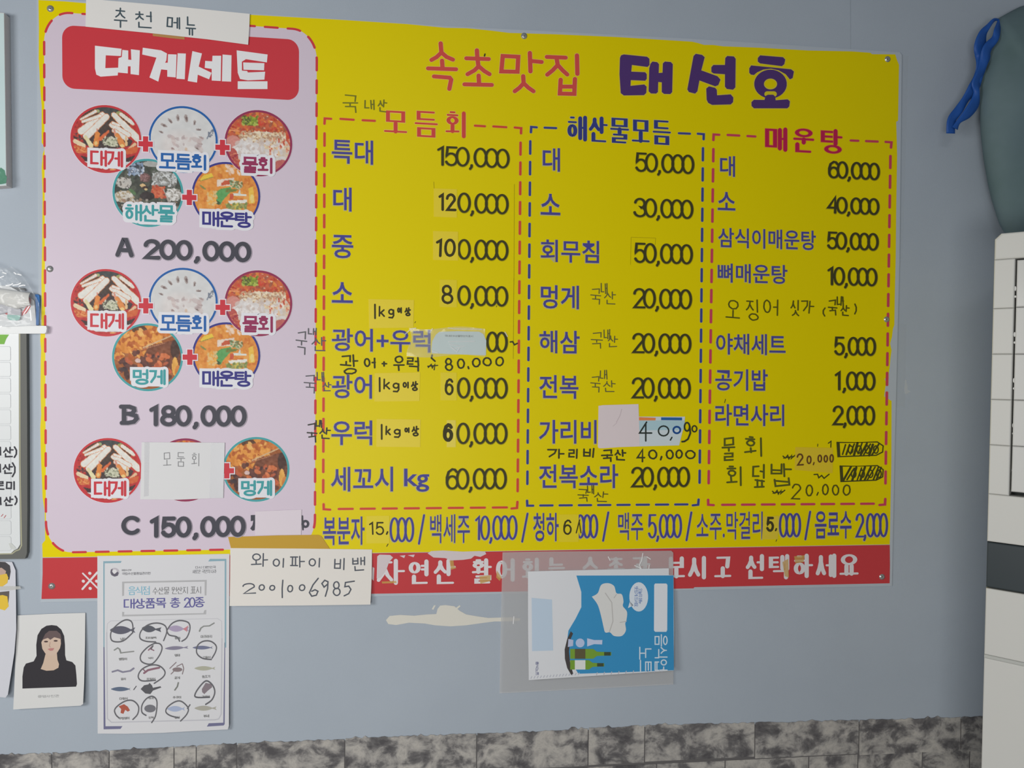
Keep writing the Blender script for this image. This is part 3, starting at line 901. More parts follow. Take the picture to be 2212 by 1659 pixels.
fat('A', (249, 513, 289, 556)); fat('200,000', (309, 516, 543, 567), dg=.12)
fat('B', (259, 874, 300, 918)); fat('180,000', (322, 875, 533, 922), dg=.12)
fat('C', (261, 1114, 301, 1156)); fat('150,000', (323, 1114, 531, 1162), dg=.12)
t = Ink(.0044); t.poly(zc([(1645, 872), (1684, 870), (1684, 930), (1678, 1005), (1660, 1010), (1640, 990), (1660, 960), (1668, 920), (1645, 925)]))
t.stroke(zc([(2100, 880), (2106, 1000)]), 1.6).stroke(zc(circ(2128, 950, 24, 26, 14)), 2.4, closed=True).build('set_price', mat((70, 70, 78), .4), board)

# ---------------------------------------------------------------- headings
SR = (196, 76, 70)
h = Ink(.0033); t = Ink(.0034)
for a in (h, t):
    hw = 5.4 if a is h else 4.7; hv = 4.9 if a is h else 4.3
    for st in [[(932, 100), (937, 160), (905, 190), (872, 208)], [(940, 162), (970, 188), (1012, 206)], [(941, 212), (944, 255)], [(850, 262), (1032, 268)], [(888, 314), (990, 322), (1000, 335), (988, 395)],
               [(1166, 145), (1169, 195)], [(1097, 197), (1243, 202)], [(1170, 200), (1176, 250), (1150, 275), (1105, 300)], [(1182, 252), (1215, 280), (1248, 300)], [(1177, 308), (1180, 358)], [(1085, 365), (1263, 369)],
               [(1508, 162), (1512, 282)], [(1512, 214), (1585, 221)], [(1465, 312), (1468, 358), (1440, 388), (1410, 410)], [(1470, 360), (1500, 388), (1532, 410)],
               [(1617, 188), (1740, 193)], [(1680, 192), (1688, 240), (1655, 275), (1620, 303)], [(1690, 242), (1720, 275), (1750, 302)], [(1812, 178), (1815, 298)],
               [(1707, 335), (1702, 425), (1795, 427), (1799, 330)], [(1707, 380), (1795, 380)]]:
        a.begin().stroke(z4(st), hw, hv)
    a.begin().stroke(z4([(1333, 182), (1433, 187), (1428, 284), (1324, 282)]), hw, hv, closed=True)
h.build('title_halo', mat((212, 196, 120), .4), board, stuff=True); t.build('slogan_stroke', mat(SR, .4), board, split=True)

PUR = (76, 52, 106)
shapes = [[(715, 195), (722, 178), (740, 172), (890, 187), (905, 200), (906, 240), (893, 253), (792, 240), (788, 283), (878, 287), (888, 300), (888, 330), (878, 342), (785, 338), (783, 375), (872, 366), (887, 380), (885, 420), (870, 435), (740, 437), (720, 422), (712, 300)],
          [(912, 232), (925, 218), (955, 222), (967, 235), (965, 292), (990, 290), (992, 230), (1005, 218), (1043, 221), (1056, 235), (1052, 415), (1040, 428), (1000, 427), (985, 415), (985, 352), (962, 350), (960, 415), (948, 425), (915, 424), (900, 410), (904, 262)],
          [(1190, 182), (1205, 168), (1245, 175), (1262, 190), (1240, 275), (1345, 313), (1364, 335), (1350, 370), (1330, 378), (1228, 340), (1215, 410), (1200, 425), (1160, 415), (1150, 398)],
          [(1305, 255), (1318, 240), (1393, 240), (1395, 195), (1408, 182), (1450, 185), (1462, 200), (1460, 385), (1445, 400), (1405, 395), (1393, 380), (1393, 300), (1320, 295), (1305, 285)],
          [(1272, 392), (1290, 378), (1330, 388), (1340, 400), (1342, 436), (1430, 430), (1447, 450), (1445, 480), (1430, 495), (1310, 498), (1285, 485), (1275, 465)],
          [(1605, 195), (1620, 178), (1768, 190), (1782, 205), (1776, 235), (1760, 248), (1620, 230), (1605, 218)],
          [(1550, 262), (1562, 243), (1820, 268), (1838, 282), (1830, 325), (1812, 333), (1785, 300), (1740, 275), (1690, 264), (1640, 270), (1600, 288), (1580, 305), (1560, 302), (1550, 290)],
          [(1564, 480), (1580, 465), (1648, 466), (1655, 440), (1670, 432), (1705, 432), (1718, 445), (1720, 468), (1798, 462), (1812, 475), (1808, 508), (1795, 520), (1580, 520), (1565, 505)]]


def grow(pts, k):
    c = np.mean(pts, 0); A = sum(pts[i][0] * pts[(i + 1) % len(pts)][1] - pts[(i + 1) % len(pts)][0] * pts[i][1] for i in range(len(pts)))
    return pts


h = Ink(.0033)
for s in shapes: h.stroke(z5(s), 1.7, closed=True)
h.stroke(z5(circ(1687, 362, 74, 62, 30)), 12.4, 11.2, closed=True)
h.build('title_halo', mat((202, 186, 60), .4), board, stuff=True)
t = Ink(.0035)
for s in shapes[:-1]: t.begin().poly(z5(s))
t.begin().stroke(z5(circ(1687, 363, 74, 64, 30)), 10.4, 9.6, closed=True)
t.build('name_stroke', mat(PUR, .4), board, split=True)
Ink(.0036).stroke(z5([(1665, 428), (1710, 428)]), 6.6, 6).build('title_halo', mat((202, 186, 40), .4), board)
Ink(.0037).poly(z5(shapes[-1]), 0).build('name_stroke', mat(PUR, .4), board)


def heading(text, chars, zz, col, halo):
    h = Ink(.0033); t = Ink(.0035)
    for ch, bx in zip(text, chars):
        q = zz(*bx)
        letters(h, ch, q, 4.3, 2.2, extra=1.0); letters(t, ch, q, 4.2, 2.0)
    h.build('heading_halo', mat(halo, .4), board, stuff=True); t.build('heading_letter', mat(col, .4), board, split=True)


heading('모듬회', [(560, 533, 722, 685), (758, 535, 920, 710), (957, 540, 1108, 708)], z4, (196, 72, 66), (216, 190, 90))
heading('해산물모듬', [(370, 568, 502, 728), (510, 575, 640, 740), (645, 580, 780, 748), (785, 592, 913, 745), (920, 595, 1050, 758)], z5, (52, 60, 124), (190, 184, 110))
heading('매운탕', [(1650, 643, 1795, 795), (1828, 648, 1975, 808), (2010, 655, 2155, 815)], z5, (176, 34, 76), (206, 130, 60))


def frame(col, halo, vl, vr, hb, n_v, n_h, tops, cnr):
    """dashed price column: left and right verticals, bottom line, top pieces, corner hooks"""
    h = Ink(.0033); t = Ink(.0034)
    segs = []
    for a, b in (vl, vr): segs += dashes([a, b], n_v, 0, .61)
    segs += [d for d in dashes(hb, n_h, 0, .64)]
    segs += tops; segs += cnr
    for s in segs: h.stroke(s, 3.3, 2.9); t.begin().stroke(s, 2.5, 2.2)
    h.build('border_halo', mat(halo, .4), board, stuff=True); t.build('border_dash', mat(col, .4), board, split=True)


frame((196, 70, 56), (200, 160, 70), ((701, 288), (698, 1081)), ((1124.5, 308), (1118, 1078)), [(731.5, 1099.5), (1112, 1096)], 18, 8,
      [z4([(285, 588), (370, 594)]), z4([(428, 597), (507, 601)]), z4([(1153, 632), (1218, 636)]), z4([(1272, 637), (1356, 642)])],
      [z4([(182, 620), (184, 585), (225, 588)]), z4([(1410, 644), (1452, 648), (1451, 682)]), yd([(312, 905), (313, 948), (368, 952)]), yd([(1915, 942), (1962, 938), (1966, 885)])])
frame((58, 66, 130), (170, 168, 120), ((1145.5, 305), (1139, 1063)), ((1518.5, 320), (1511, 1060)), [(1167, 1092), (1500, 1089.5)], 17, 8,
      [z5([(228, 645), (303, 648)]), z5([(1095, 681), (1167, 684)])],
      [z5([(140, 675), (142, 640), (178, 643)]), z5([(1217, 684), (1256, 687), (1255, 720)]), ye([(152, 875), (154, 918), (205, 918)]), ye([(1565, 915), (1612, 910), (1616, 865)])])
frame((186, 62, 88), (196, 140, 60), ((1541, 322), (1530.5, 1061)), ((1923.5, 337), (1912.5, 1061)), [(1560, 1090.5), (1903, 1088)], 17, 8,
      [z5([(1410, 692), (1485, 696)]), z5([(1538, 699), (1589, 702)]), z6([(1093, 907), (1142, 909)]), z6([(1192, 911), (1267, 914)])],
      [z5([(1318, 725), (1320, 689), (1356, 691)]), z6([(1318, 916), (1356, 919), (1353, 953)]), ye([(1697, 868), (1698, 910), (1745, 913)]), yf([(1658, 912), (1705, 908), (1708, 860)])])

# ---------------------------------------------------------------- printed item names and prices
ITEMS = [('특대', (717, 300, 806, 356)), ('대', (720, 404, 759.5, 457)), ('중', (717, 507, 763, 558.5)), ('소', (717, 609, 762, 654.5)), ('광어+우럭', (717, 709, 930, 761.5)), ('광어', (717, 809, 803.5, 861)),
         ('우럭', (716, 908, 804, 961.5)), ('세꼬시', (715, 1008, 849, 1062)), ('kg', (873, 1012, 927, 1062.5)),
         ('대', (1172.6, 318.6, 1209.7, 371)), ('소', (1168, 418, 1210.4, 465)), ('회무침', (1168, 516.7, 1294, 569)), ('멍게', (1168.4, 615.4, 1250.6, 668)), ('해삼', (1165.3, 713.4, 1252, 764.3)),
         ('전복', (1165.3, 810, 1249.4, 861.5)), ('가리비', (1164.6, 907, 1288.6, 958.5)), ('전복소라', (1164.6, 1003, 1335.4, 1055)),
         ('대', (1555.7, 336, 1587.8, 382)), ('소', (1550.6, 414, 1588.5, 454.8)), ('삼식이매운탕', (1551.6, 491.6, 1762.4, 540.8)), ('뼈매운탕', (1550.6, 568.5, 1701, 613.7)), ('야채세트', (1547, 720, 1697, 767.8)),
         ('공기밥', (1545.3, 797, 1658.5, 844.5)), ('라면사리', (1545.3, 873, 1694, 920.5))]
DRINKS = [('복분자', (697.7, 1115.7, 787.6, 1177.7)), ('백세주', (929.4, 1110.6, 1015, 1173.4)), ('청하', (1152, 1107.6, 1206.8, 1169.4)), ('맥주', (1335.4, 1106.8, 1389.4, 1166.8)),
          ('소주.막걸리', (1504.6, 1105, 1647.6, 1166)), ('음료수', (1760.5, 1103.5, 1839.5, 1164))]
bm = mat((72, 70, 138), .4); gm = mat((176, 170, 120), .4)
for tx, bx in ITEMS + DRINKS:
    bd = .012 if not set(tx) & set('주걸') else .004
    h = Ink(.0033); gothic(h, tx, bx, bd, .02, (-.7, .8)); h.build('name_halo', gm, board)
    t = Ink(.0035); gothic(t, tx, bx, bd); t.build('item_name', bm, board)
PRICES = [('150,000', (944, 315, 1101, 369)), ('0,000', (988, 415.5, 1099, 468)), ('0,000', (988, 516, 1098.5, 568)), ('0,000', (988, 616, 1098, 667)), ('00', (1050, 716, 1097, 761.5)), ('0,000', (987, 815, 1097, 866)),
          ('0,000', (986, 913, 1096.5, 964)), ('60,000', (962, 1011, 1095, 1062)),
          ('50,000', (1371, 329, 1500, 381)), ('30,000', (1369, 427, 1498, 478)), ('50,000', (1368.6, 524, 1497, 576)), ('20,000', (1367, 622, 1495, 673)), ('20,000', (1365, 719, 1493.7, 769)), ('20,000', (1364, 815, 1492.4, 866)),
          ('20,000', (1362.8, 1008, 1490.6, 1057)),
          ('60,000', (1788, 347, 1901, 394)), ('40,000', (1786.5, 424, 1900, 469)), ('50,000', (1785.5, 500, 1898.5, 546)), ('10,000', (1787, 576, 1895.7, 623)), ('5,000', (1801, 727, 1892.7, 773)), ('1,000', (1802.8, 802, 1891.4, 848)), ('2,000', (1798, 876, 1890.6, 923))]


def fixcomma(tx, bx):
    """the comma's tail is part of the measured box: the digits' feet sit higher"""
    if ',' in tx: return (bx[0], bx[1], bx[2], bx[3] - (bx[3] - bx[1]) * .085)
    return bx


sm = mat((158, 146, 22), .4); pm = mat(INKC, .4)
for tx, bx in PRICES:
    bx = fixcomma(tx, bx)
    h = Ink(.0033); letters(h, tx, bx, 2.75, 2.15, dgap=-.02, extra=1.0, shift=(.2, .6)); h.build('price_shadow', sm, board)
    t = Ink(.0035); letters(t, tx, bx, 2.75, 2.15, dgap=-.02); t.build('price', pm, board)
DP = [('000', (841.5, 1117, 894.7, 1171.4)), ('/', (903, 1111, 918, 1176.5)), ('10,000', (1026, 1113, 1118, 1172)), ('/', (1126, 1107.6, 1141.5, 1172)), ('000', (1244, 1110.6, 1292.4, 1163.3)), ('/', (1300.8, 1105, 1316, 1170)),
      ('5,000', (1399, 1110, 1473.4, 1168)), ('/', (1481, 1105, 1495.4, 1169)), ('000', (1682.5, 1108, 1730.6, 1161)), ('/', (1737.7, 1103.5, 1752, 1167)), ('2,000', (1847.6, 1108, 1918.5, 1166))]
for tx, bx in DP:
    bx = fixcomma(tx, bx)
    h = Ink(.0033)
    t = Ink(.0035)
    if tx == '/':
        for a, w in ((h, 3.1), (t, 2.1)): a.stroke([(bx[2] - 2, bx[1] + 2), (bx[0] + 2, bx[3] - 2)], w)
    else:
        letters(h, tx, bx, 2.4, 1.9, dgap=-.02, extra=1.0, shift=(-.6, .8)); letters(t, tx, bx, 2.4, 1.9, dgap=-.02)
    h.build('price_shadow', gm, board); t.build('drink_price', bm, board)
# white slogan on the red band
h = Ink(.0033)
for ch, bx in [('자', (812, 1209, 876, 1262)), ('연', (882, 1210.6, 929, 1262)), ('산', (935, 1209, 986, 1262)), ('활', (1017, 1208, 1064, 1261)), ('어', (1070.6, 1208, 1115, 1255)), ('회', (1125, 1206.6, 1168, 1256)), ('는', (1182, 1205, 1223, 1251)),
               ('수', (1252, 1204, 1298, 1253)), ('족', (1309, 1205, 1352, 1253)), ('관', (1362, 1203, 1407, 1253)), ('보', (1440, 1204, 1482, 1249)), ('시', (1485, 1203, 1530, 1250)), ('고', (1540.5, 1202, 1582, 1248.6)), ('선', (1609.6, 1199, 1653.4, 1251)),
               ('택', (1660, 1199, 1705, 1250)), ('하', (1712.4, 1198, 1758, 1247)), ('세', (1761, 1198, 1806.6, 1247)), ('요', (1811, 1196.7, 1857, 1243.5))]:
    letters(h, ch, bx, 4.6, 2.3)
h.begin().stroke(z3([(460, 485), (545, 570)]), 1.7).stroke(z3([(540, 480), (458, 572)]), 2.2)
for c in [(498, 484), (462, 528), (500, 568), (536, 528)]: h.stroke(z3([c, (c[0] + 2, c[1] + 1)]), 3.2)
h.build('notice_letter', mat((206, 202, 204), .45), board, split=True)
# torn and chipped paint on the red band
h = Ink(.0035)
h.poly(yd([(1200, 1325), (1230, 1305), (1330, 1300), (1500, 1310), (1640, 1305), (1690, 1310), (1700, 1330), (1650, 1355), (1600, 1345), (1570, 1370), (1500, 1380), (1400, 1385), (1350, 1365), (1250, 1360)]))
h.begin().poly(yd([(770, 1350), (790, 1335), (880, 1338), (905, 1360), (870, 1400), (850, 1460), (800, 1530), (765, 1540)]))
for p in [[(960, 1345), (1010, 1340), (1000, 1365)], [(1030, 1340), (1090, 1335), (1080, 1358)], [(730, 1440), (745, 1450), (740, 1560), (722, 1540)]]: h.begin().poly(yd(p))
h.build('peeled_patch', mat((198, 188, 190), .7), board, split=True)
h = Ink(.0036)
for z, p in [(yd, [(1385, 1385), (1420, 1385), (1425, 1430), (1445, 1450), (1400, 1465)]), (yd, [(1640, 1520), (1740, 1510), (1735, 1560), (1650, 1585)]), (yd, [(808, 1565), (930, 1560), (935, 1578), (812, 1582)]), (yd, [(1790, 1470), (1830, 1530), (1815, 1560), (1785, 1530)]),
             (yf, [(830, 1400), (880, 1370), (885, 1530), (850, 1520)]), (yf, [(930, 1350), (1020, 1340), (1010, 1400), (940, 1410)])]:
    h.begin().poly(z(p))
h.build('stain', mat((206, 168, 96), .6, alpha=.6), board, split=True)


# ---------------------------------------------------------------- pen writing on the board
def pen(name, items, zz, a, m, d=.0036, parent=board, wob=.06, b=None):
    t = Ink(d)
    for tx, *bx in items:
        for i, c in enumerate([tx]): letters(t, c, zz(*bx), a, b or a * .92, wob=wob, seed=int(bx[0]) % 50 + 3, gap=.1, dgap=.1, slant=.0)
    return t.build(name, m, parent, split=True)


pk = mat((62, 62, 40), .5); pk2 = mat((84, 88, 58), .5); pg = mat((98, 96, 52), .5); pgr = mat((92, 92, 96), .5)
pen('pen_note', [('국', 297, 428, 400, 552), ('내', 437, 460, 505, 530), ('산', 525, 460, 585, 545)], z4, 1.5, mat((112, 112, 40), .5))
pen('pen_note', [('국', 75, 455, 175, 655), ('내', 175, 425, 250, 492), ('산', 210, 500, 335, 625)], ya, 1.4, pgr)
pen('pen_note', [('국', 140, 830, 250, 990), ('내', 250, 800, 320, 890), ('산', 300, 890, 380, 970)], ya, 1.3, pgr)
pen('pen_note', [('국', 165, 1245, 260, 1415), ('내', 240, 1210, 300, 1280), ('산', 275, 1275, 370, 1375)], ya, 1.6, mat((66, 66, 62), .5))
pen('pen_note', [('광', 455, 655, 605, 825), ('어', 655, 680, 765, 775), ('+', 800, 690, 860, 770), ('우', 905, 665, 1005, 795), ('럭', 1020, 670, 1135, 805), ('8', 1345, 680, 1415, 795), ('0', 1445, 690, 1515, 780), ('0', 1580, 680, 1655, 765), ('0', 1670, 675, 1750, 755), ('0', 1775, 668, 1850, 755)], ya, 1.9, pk)
t = Ink(.0036); t.stroke(ya([(1545, 760), (1550, 775)]), 1.9).stroke(ya([(1205, 765), (1230, 740), (1240, 770), (1262, 738), (1255, 785)]), 1.3).stroke(ya([(1200, 755), (1285, 748)]), 1.2)
t.stroke(ya([(1238, 660), (1232, 685), (1262, 712)]), 1.8).stroke(ya([(1905, 548), (1925, 545), (1940, 572), (1965, 560)]), 1.6).stroke(ya([(1785, 250), (1790, 238)]), .6).stroke(ya([(1090, 385), (1096, 374)]), .6)
t.stroke(z4([(1218, 170), (1215, 182)]), 1.6).stroke(ya([(850, 1265 - 0), (850, 1266)]), .3)
t.stroke(yd([(862, 1245), (850, 1265)]), .8).stroke(yb_([(1845, 1115), (1838, 1145)]), .7).stroke(yf([(782, 1205), (775, 1222)]), .7)
t.build('pen_mark', pk, board)
for r in ([('국', 690, 170, 785, 310), ('내', 780, 120, 840, 220), ('산', 810, 190, 912, 305)], [('국', 695, 545, 800, 685), ('내', 805, 515, 860, 605), ('산', 835, 570, 930, 670)], [('국', 690, 920, 780, 1060), ('내', 770, 865, 835, 950), ('산', 800, 955, 908, 1055)]):
    pen('pen_note', r, yb_, 1.2, pg)
pen('pen_note', [('국', 580, 775, 680, 885), ('내', 665, 740, 725, 820), ('산', 725, 795, 840, 885)], ye, 1.2, mat((86, 84, 40), .5))
pen('pen_note', [('가', 322, 432, 470, 520), ('리', 500, 432, 595, 520), ('비', 625, 425, 738, 510), ('국', 785, 440, 890, 545), ('산', 895, 435, 1000, 535), ('4', 1085, 430, 1160, 545), ('0', 1185, 440, 1265, 525), ('0', 1335, 440, 1405, 525), ('0', 1415, 440, 1480, 520), ('0', 1505, 440, 1595, 520)], ye, 1.9, pk)
Ink(.0036).stroke(ye([(1300, 500), (1292, 525)]), 2).build('pen_mark', pk, board)
pen('pen_note', [('오', 347, 262, 470, 432), ('징', 515, 258, 632, 445), ('어', 668, 262, 805, 405), ('싯', 895, 265, 980, 410), ('가', 990, 268, 1100, 385), ('(', 1165, 335, 1200, 410), ('국', 1215, 268, 1300, 408), ('내', 1290, 232, 1355, 325), ('산', 1325, 310, 1402, 405), (')', 1440, 300, 1475, 388)], yc, 1.6, mat((84, 82, 22), .5))
pen('pen_note', [('물', 312, 335, 430, 530), ('회', 505, 330, 670, 495), ('회', 345, 580, 500, 750), ('덮', 568, 565, 690, 770), ('밥', 725, 550, 905, 745)], yf, 2.1, mat((84, 86, 32), .5))
pen('pen_note', [('2', 912, 725, 995, 862), ('0', 1030, 735, 1095, 838), ('0', 1165, 735, 1225, 832), ('0', 1255, 735, 1318, 830), ('0', 1340, 735, 1410, 832)], yf, 1.7, mat((84, 80, 26), .5))
t = Ink(.0036); t.stroke(yf([(1135, 805), (1125, 828)]), 1.4)
for x, y in ((745, 800), (835, 500)):
    t.stroke(yf([(x, y - 5), (x + 20, y + 12), (x + 40, y - 12), (x + 50, y + 20), (x + 75, y - 15), (x + 68, y + 18), (x + 105, y - 14)]), 1.3)
    t.stroke(yf([(x + 5, y + 12), (x + 95, y - 4)]), 1.1)
t.stroke(yf([(1100, 652), (1130, 650), (1140, 680), (1165, 660), (1185, 685), (1228, 650)]), 1.3).stroke(yf([(1132, 392), (1130, 412)]), .8).stroke(yf([(1222, 385), (1245, 368), (1243, 418)]), 1.2)
rr = random.Random(8)
for bx in ((1292, 378, 1690, 500), (1318, 580, 1690, 712)):
    x0, y0, x1, y1 = bx
    t.stroke(yf([(x0, y0), (x1 - 50, y0 - 4), (x1, y0 + 30), (x1 - 5, y1 - 40), (x1 - 60, y1 - 12), (x0 + 12, y1), (x0 + 4, y0)]), 1.3, closed=True)
    t.stroke(yf([(x0 + 18, y0 + 10), (x0 + 24, y1 - 6)]), 2.2)
    for k in range(9):
        xa = x0 + 60 + k * 34
        t.stroke(yf([(xa + rr.uniform(10, 40), y0 + rr.uniform(5, 20)), (xa - rr.uniform(5, 35), y1 - rr.uniform(8, 25))]), rr.uniform(1.5, 2.6))
    for k in range(4): t.stroke(yf(circ(x0 + 120 + k * 72, (y0 + y1) / 2, 20, 32, 12)), 1.4, closed=True)
t.build('pen_mark', mat((66, 66, 30), .5), board, stuff=True)

# ---------------------------------------------------------------- screws
for px, py in [(109, 19), (108, 581), (112, 1266), (1132, 78), (1917, 128), (1915, 690), (1905, 1246)]:
    V = []; Fc = []; c = P(px, py, .003); prof = [(.0068, 0), (.0066, .0012), (.0052, .0014), (.005, .0022), (.0035, .0032), (.0012, .0034)]
    n = 18
    for r, h_ in prof: V += [(c[0] + r * math.cos(2 * math.pi * i / n), c[1] - h_, c[2] + r * math.sin(2 * math.pi * i / n)) for i in range(n)]
    for j in range(len(prof) - 1): Fc += [(j * n + i, j * n + (i + 1) % n, (j + 1) * n + (i + 1) % n, (j + 1) * n + i) for i in range(n)]
    Fc.append(tuple((len(prof) - 1) * n + i for i in range(n)))
    so = link('screw', V, Fc, mat((176, 178, 176), .3, .5, metal=.7), board, True)
    cc = [pix(c)]; q = cc[0]
    Ink(.0065).stroke([(q[0] - 1.8, q[1] + 1), (q[0] + 1.8, q[1] - 1)], .45).stroke([(q[0] - 1, q[1] - 1.8), (q[0] + 1, q[1] + 1.8)], .45).build('cross_slot', mat((60, 62, 62), .5), so)

# ================================================================== STICKERS AND NOTES ON THE BOARD
GS = 'yellow price stickers on the menu board'


def sticker(name, label, quad, col, d=.0037, th=.00025, group=None, cat='sticker', alpha=1, rough=.45, texts=(), ink=(62, 58, 34), a=2.0, extra=None):
    o = Ink(d).slab(quad, th).build(name, mat(col, rough, .35, alpha=alpha))
    tag(o, label, cat, group)
    t = Ink(d + .0001)
    for tx, bx, aa in texts: letters(t, tx, bx, aa, wob=.03, seed=3, gap=.12, dgap=.1)
    if extra: extra(t)
    t.build('handwriting', mat(ink, .5), o, split=True)
    return o


YS = (211, 192, 26); PS = (214, 193, 40)
R = lambda a, b, c, d: bq(a, b, c, d)
sticker('price_sticker', 'yellow sticker with a handwritten twelve in the second row of the first price column', R(937, 407, 987, 470), PS, group=GS, texts=[('12', (947, 417, 985, 457), 2.9)])
sticker('price_sticker', 'yellow sticker with a handwritten ten in the third row of the first price column', R(935.5, 499, 989.5, 563), PS, group=GS, texts=[('10', (942, 515, 984, 556), 2.9)])
sticker('price_sticker', 'small yellow sticker with a handwritten eight in the fourth row of the first price column', R(950, 604, 987, 664), YS, group=GS, texts=[('8', (953, 615, 979, 657), 2.7)])
sticker('price_sticker', 'pale yellow sticker with a thin six, on the halibut price line', R(951.6, 804.5, 986.6, 865), YS, group=GS, texts=[('6', (960, 817, 980, 854.5), 2.5)])
sticker('price_sticker', 'narrow faint sticker with a thick overwritten six, on the rockfish price line', R(965, 907.6, 984.6, 966), (214, 196, 70), group=GS, texts=[('6', (956, 914, 979, 955), 3.9)])
GK = 'yellow weight stickers reading 1kg and over'


def kg(q, zz, bs, lab):
    sticker('weight_sticker', lab, q, PS, group=GK, texts=[(c, zz(*b), 1.8 if c != '|' else 2.0) for c, b in bs])


kg([ya(695, 182), ya(1083, 190), ya(1078, 425), ya(700, 430)], ya, [('|', (735, 222, 765, 355)), ('k', (780, 240, 840, 335)), ('g', (858, 235, 920, 330)), ('이', (938, 250, 985, 305)), ('상', (1000, 250, 1058, 330))], 'yellow 1kg sticker above the printed fish pair name, topmost of the three')
kg([ya(748, 814), ya(1135, 808), ya(1130, 1052), ya(745, 1056)], ya, [('|', (775, 848, 805, 978)), ('k', (820, 860, 885, 955)), ('g', (895, 865, 965, 960)), ('이', (985, 885, 1045, 945)), ('상', (1055, 880, 1120, 968))], 'yellow 1kg sticker beside the halibut name, middle of the three')
kg([ya(765, 1205), ya(1140, 1210), ya(1136, 1445), ya(762, 1442)], ya, [('|', (795, 1248, 820, 1385)), ('k', (838, 1262, 890, 1345)), ('g', (905, 1262, 975, 1350)), ('이', (1000, 1275, 1050, 1325)), ('상', (1060, 1262, 1128, 1355))], 'yellow 1kg sticker beside the rockfish name, lowest of the three')
sticker('price_sticker', 'yellow sticker with handwritten fifteen near the left end of the drinks line', R(791.5, 1114, 841, 1174), YS, group=GS, texts=[('15', (797, 1127, 830, 1156), 1.7)], extra=lambda t: t.stroke(yd([(858, 1142), (850, 1160)]), 1.8))
sticker('price_sticker', 'yellow sticker with handwritten six in the middle of the drinks line', R(1207.6, 1111, 1250, 1171), YS, group=GS, texts=[('6', (1216, 1122, 1235, 1156), 1.9)], extra=lambda t: t.stroke(ye([(600, 1040), (572, 1150)]), 1.3).stroke(ye([(598, 1060), (612, 1150)]), 1.1))
sticker('price_sticker', 'orange-tinged sticker with thick handwritten 5 in the drinks line', [yf(668, 1010), yf(800, 1005), yf(792, 1205), yf(655, 1205)], (206, 184, 50), group=GS, texts=[('5', (1655, 1116, 1673, 1149), 2.7)], extra=lambda t: t.stroke(yf([(778, 1115), (772, 1130)]), 1.8))
sticker('price_sticker', 'peach sticker with small handwritten 20,000 beside scribbled-out price', [yf(940, 418), yf(1262, 425), yf(1258, 640), yf(935, 612)], (206, 180, 40), group=GS, ink=(96, 66, 34),
        texts=[('2', yf(948, 470, 1010, 575), 1.8), ('0', yf(1035, 490, 1080, 565), 1.7), ('0', yf(1128, 482, 1170, 552), 1.7), ('0', yf(1180, 485, 1220, 552), 1.7), ('0', yf(1230, 478, 1270, 552), 1.7)], extra=lambda t: t.stroke(yf([(1100, 550), (1094, 568)]), 1.4))

# clear crinkled tape with the pale blue cover slip
tape_clear = mat((214, 216, 206), .12, .8, alpha=.22)
o = Ink(.0039).slab(ya([(1235, 645), (1232, 600), (1240, 540), (1270, 485), (1300, 461), (1450, 456), (1640, 460), (1675, 480), (1700, 535), (1697, 662)]), .0003).build('cover_slip', mat((181, 196, 199), .4, .4))
tag(o, 'pale blue-grey cut slip taped over a printed price', 'slip')
t = Ink(.004); letters(t, '국내산수산물원산지표시', ya(1345, 486, 1590, 508), .45, .35, gap=.15); t.build('fine_print', mat((120, 130, 132), .5), o, stuff=True)
V = []; Fc = []; rr = random.Random(3); nx, ny = 26, 9
for j in range(ny + 1):
    for i in range(nx + 1):
        u, v = i / nx, j / ny
        x = 1040 + (1690 - 1040) * u + (20 * math.sin(v * 5) if i == 0 else 0); y = 428 + 240 * v + 12 * math.sin(u * 7)
        q = ya(x if i else x, y); V.append(tuple(P(q[0], q[1], .0043 + rr.uniform(0, .0011) + (.0012 if j == 0 else 0))))
Fc = [(j * (nx + 1) + i, (j + 1) * (nx + 1) + i, (j + 1) * (nx + 1) + i + 1, j * (nx + 1) + i + 1) for j in range(ny) for i in range(nx)]
o = link('clear_tape', V, Fc, tape_clear, None, True); tag(o, 'crinkled clear tape holding the pale blue slip', 'tape')
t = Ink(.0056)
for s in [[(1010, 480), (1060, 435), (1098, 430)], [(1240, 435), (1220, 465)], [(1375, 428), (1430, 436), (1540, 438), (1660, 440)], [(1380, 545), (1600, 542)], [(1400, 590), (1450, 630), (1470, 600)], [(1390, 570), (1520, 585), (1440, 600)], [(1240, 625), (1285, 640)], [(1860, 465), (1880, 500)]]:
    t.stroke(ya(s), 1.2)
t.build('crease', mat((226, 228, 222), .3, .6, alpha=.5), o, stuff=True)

# pink blank paper and the blue sticker, third price from the bottom of the middle column
o = Ink(.0041).slab(ye([(762, 66), (800, 60), (1103, 51), (1108, 200), (1113, 412), (940, 418), (800, 428), (765, 427), (756, 415)]), .0004).build('blank_paper', mat((206, 194, 196), .65))
tag(o, 'square blank pinkish paper stuck over part of the scallop line', 'paper')
t = Ink(.0042); t.stroke(ye([(960, 95), (945, 150), (915, 205)]), .8).stroke(ye([(920, 210), (885, 240)]), .5); t.build('crease', mat((186, 172, 176), .6), o, stuff=True)
o = Ink(.0039).slab(ye([(1100, 158), (1500, 158), (1495, 230), (1475, 300), (1450, 403), (1100, 412)]), .0003).build('price_label', mat((190, 200, 204), .45))
tag(o, 'blue and white torn label handwritten 40,0 at the scallop price', 'label')
Ink(.00395).poly(ye([(1105, 190), (1498, 192), (1494, 240), (1485, 270), (1105, 275)]), 0).build('blue_stripe', mat((160, 188, 196), .45), o)
Ink(.004).poly(ye([(1106, 162), (1250, 168), (1248, 190), (1106, 190)]), 0).build('orange_stripe', mat((214, 126, 72), .45), o)
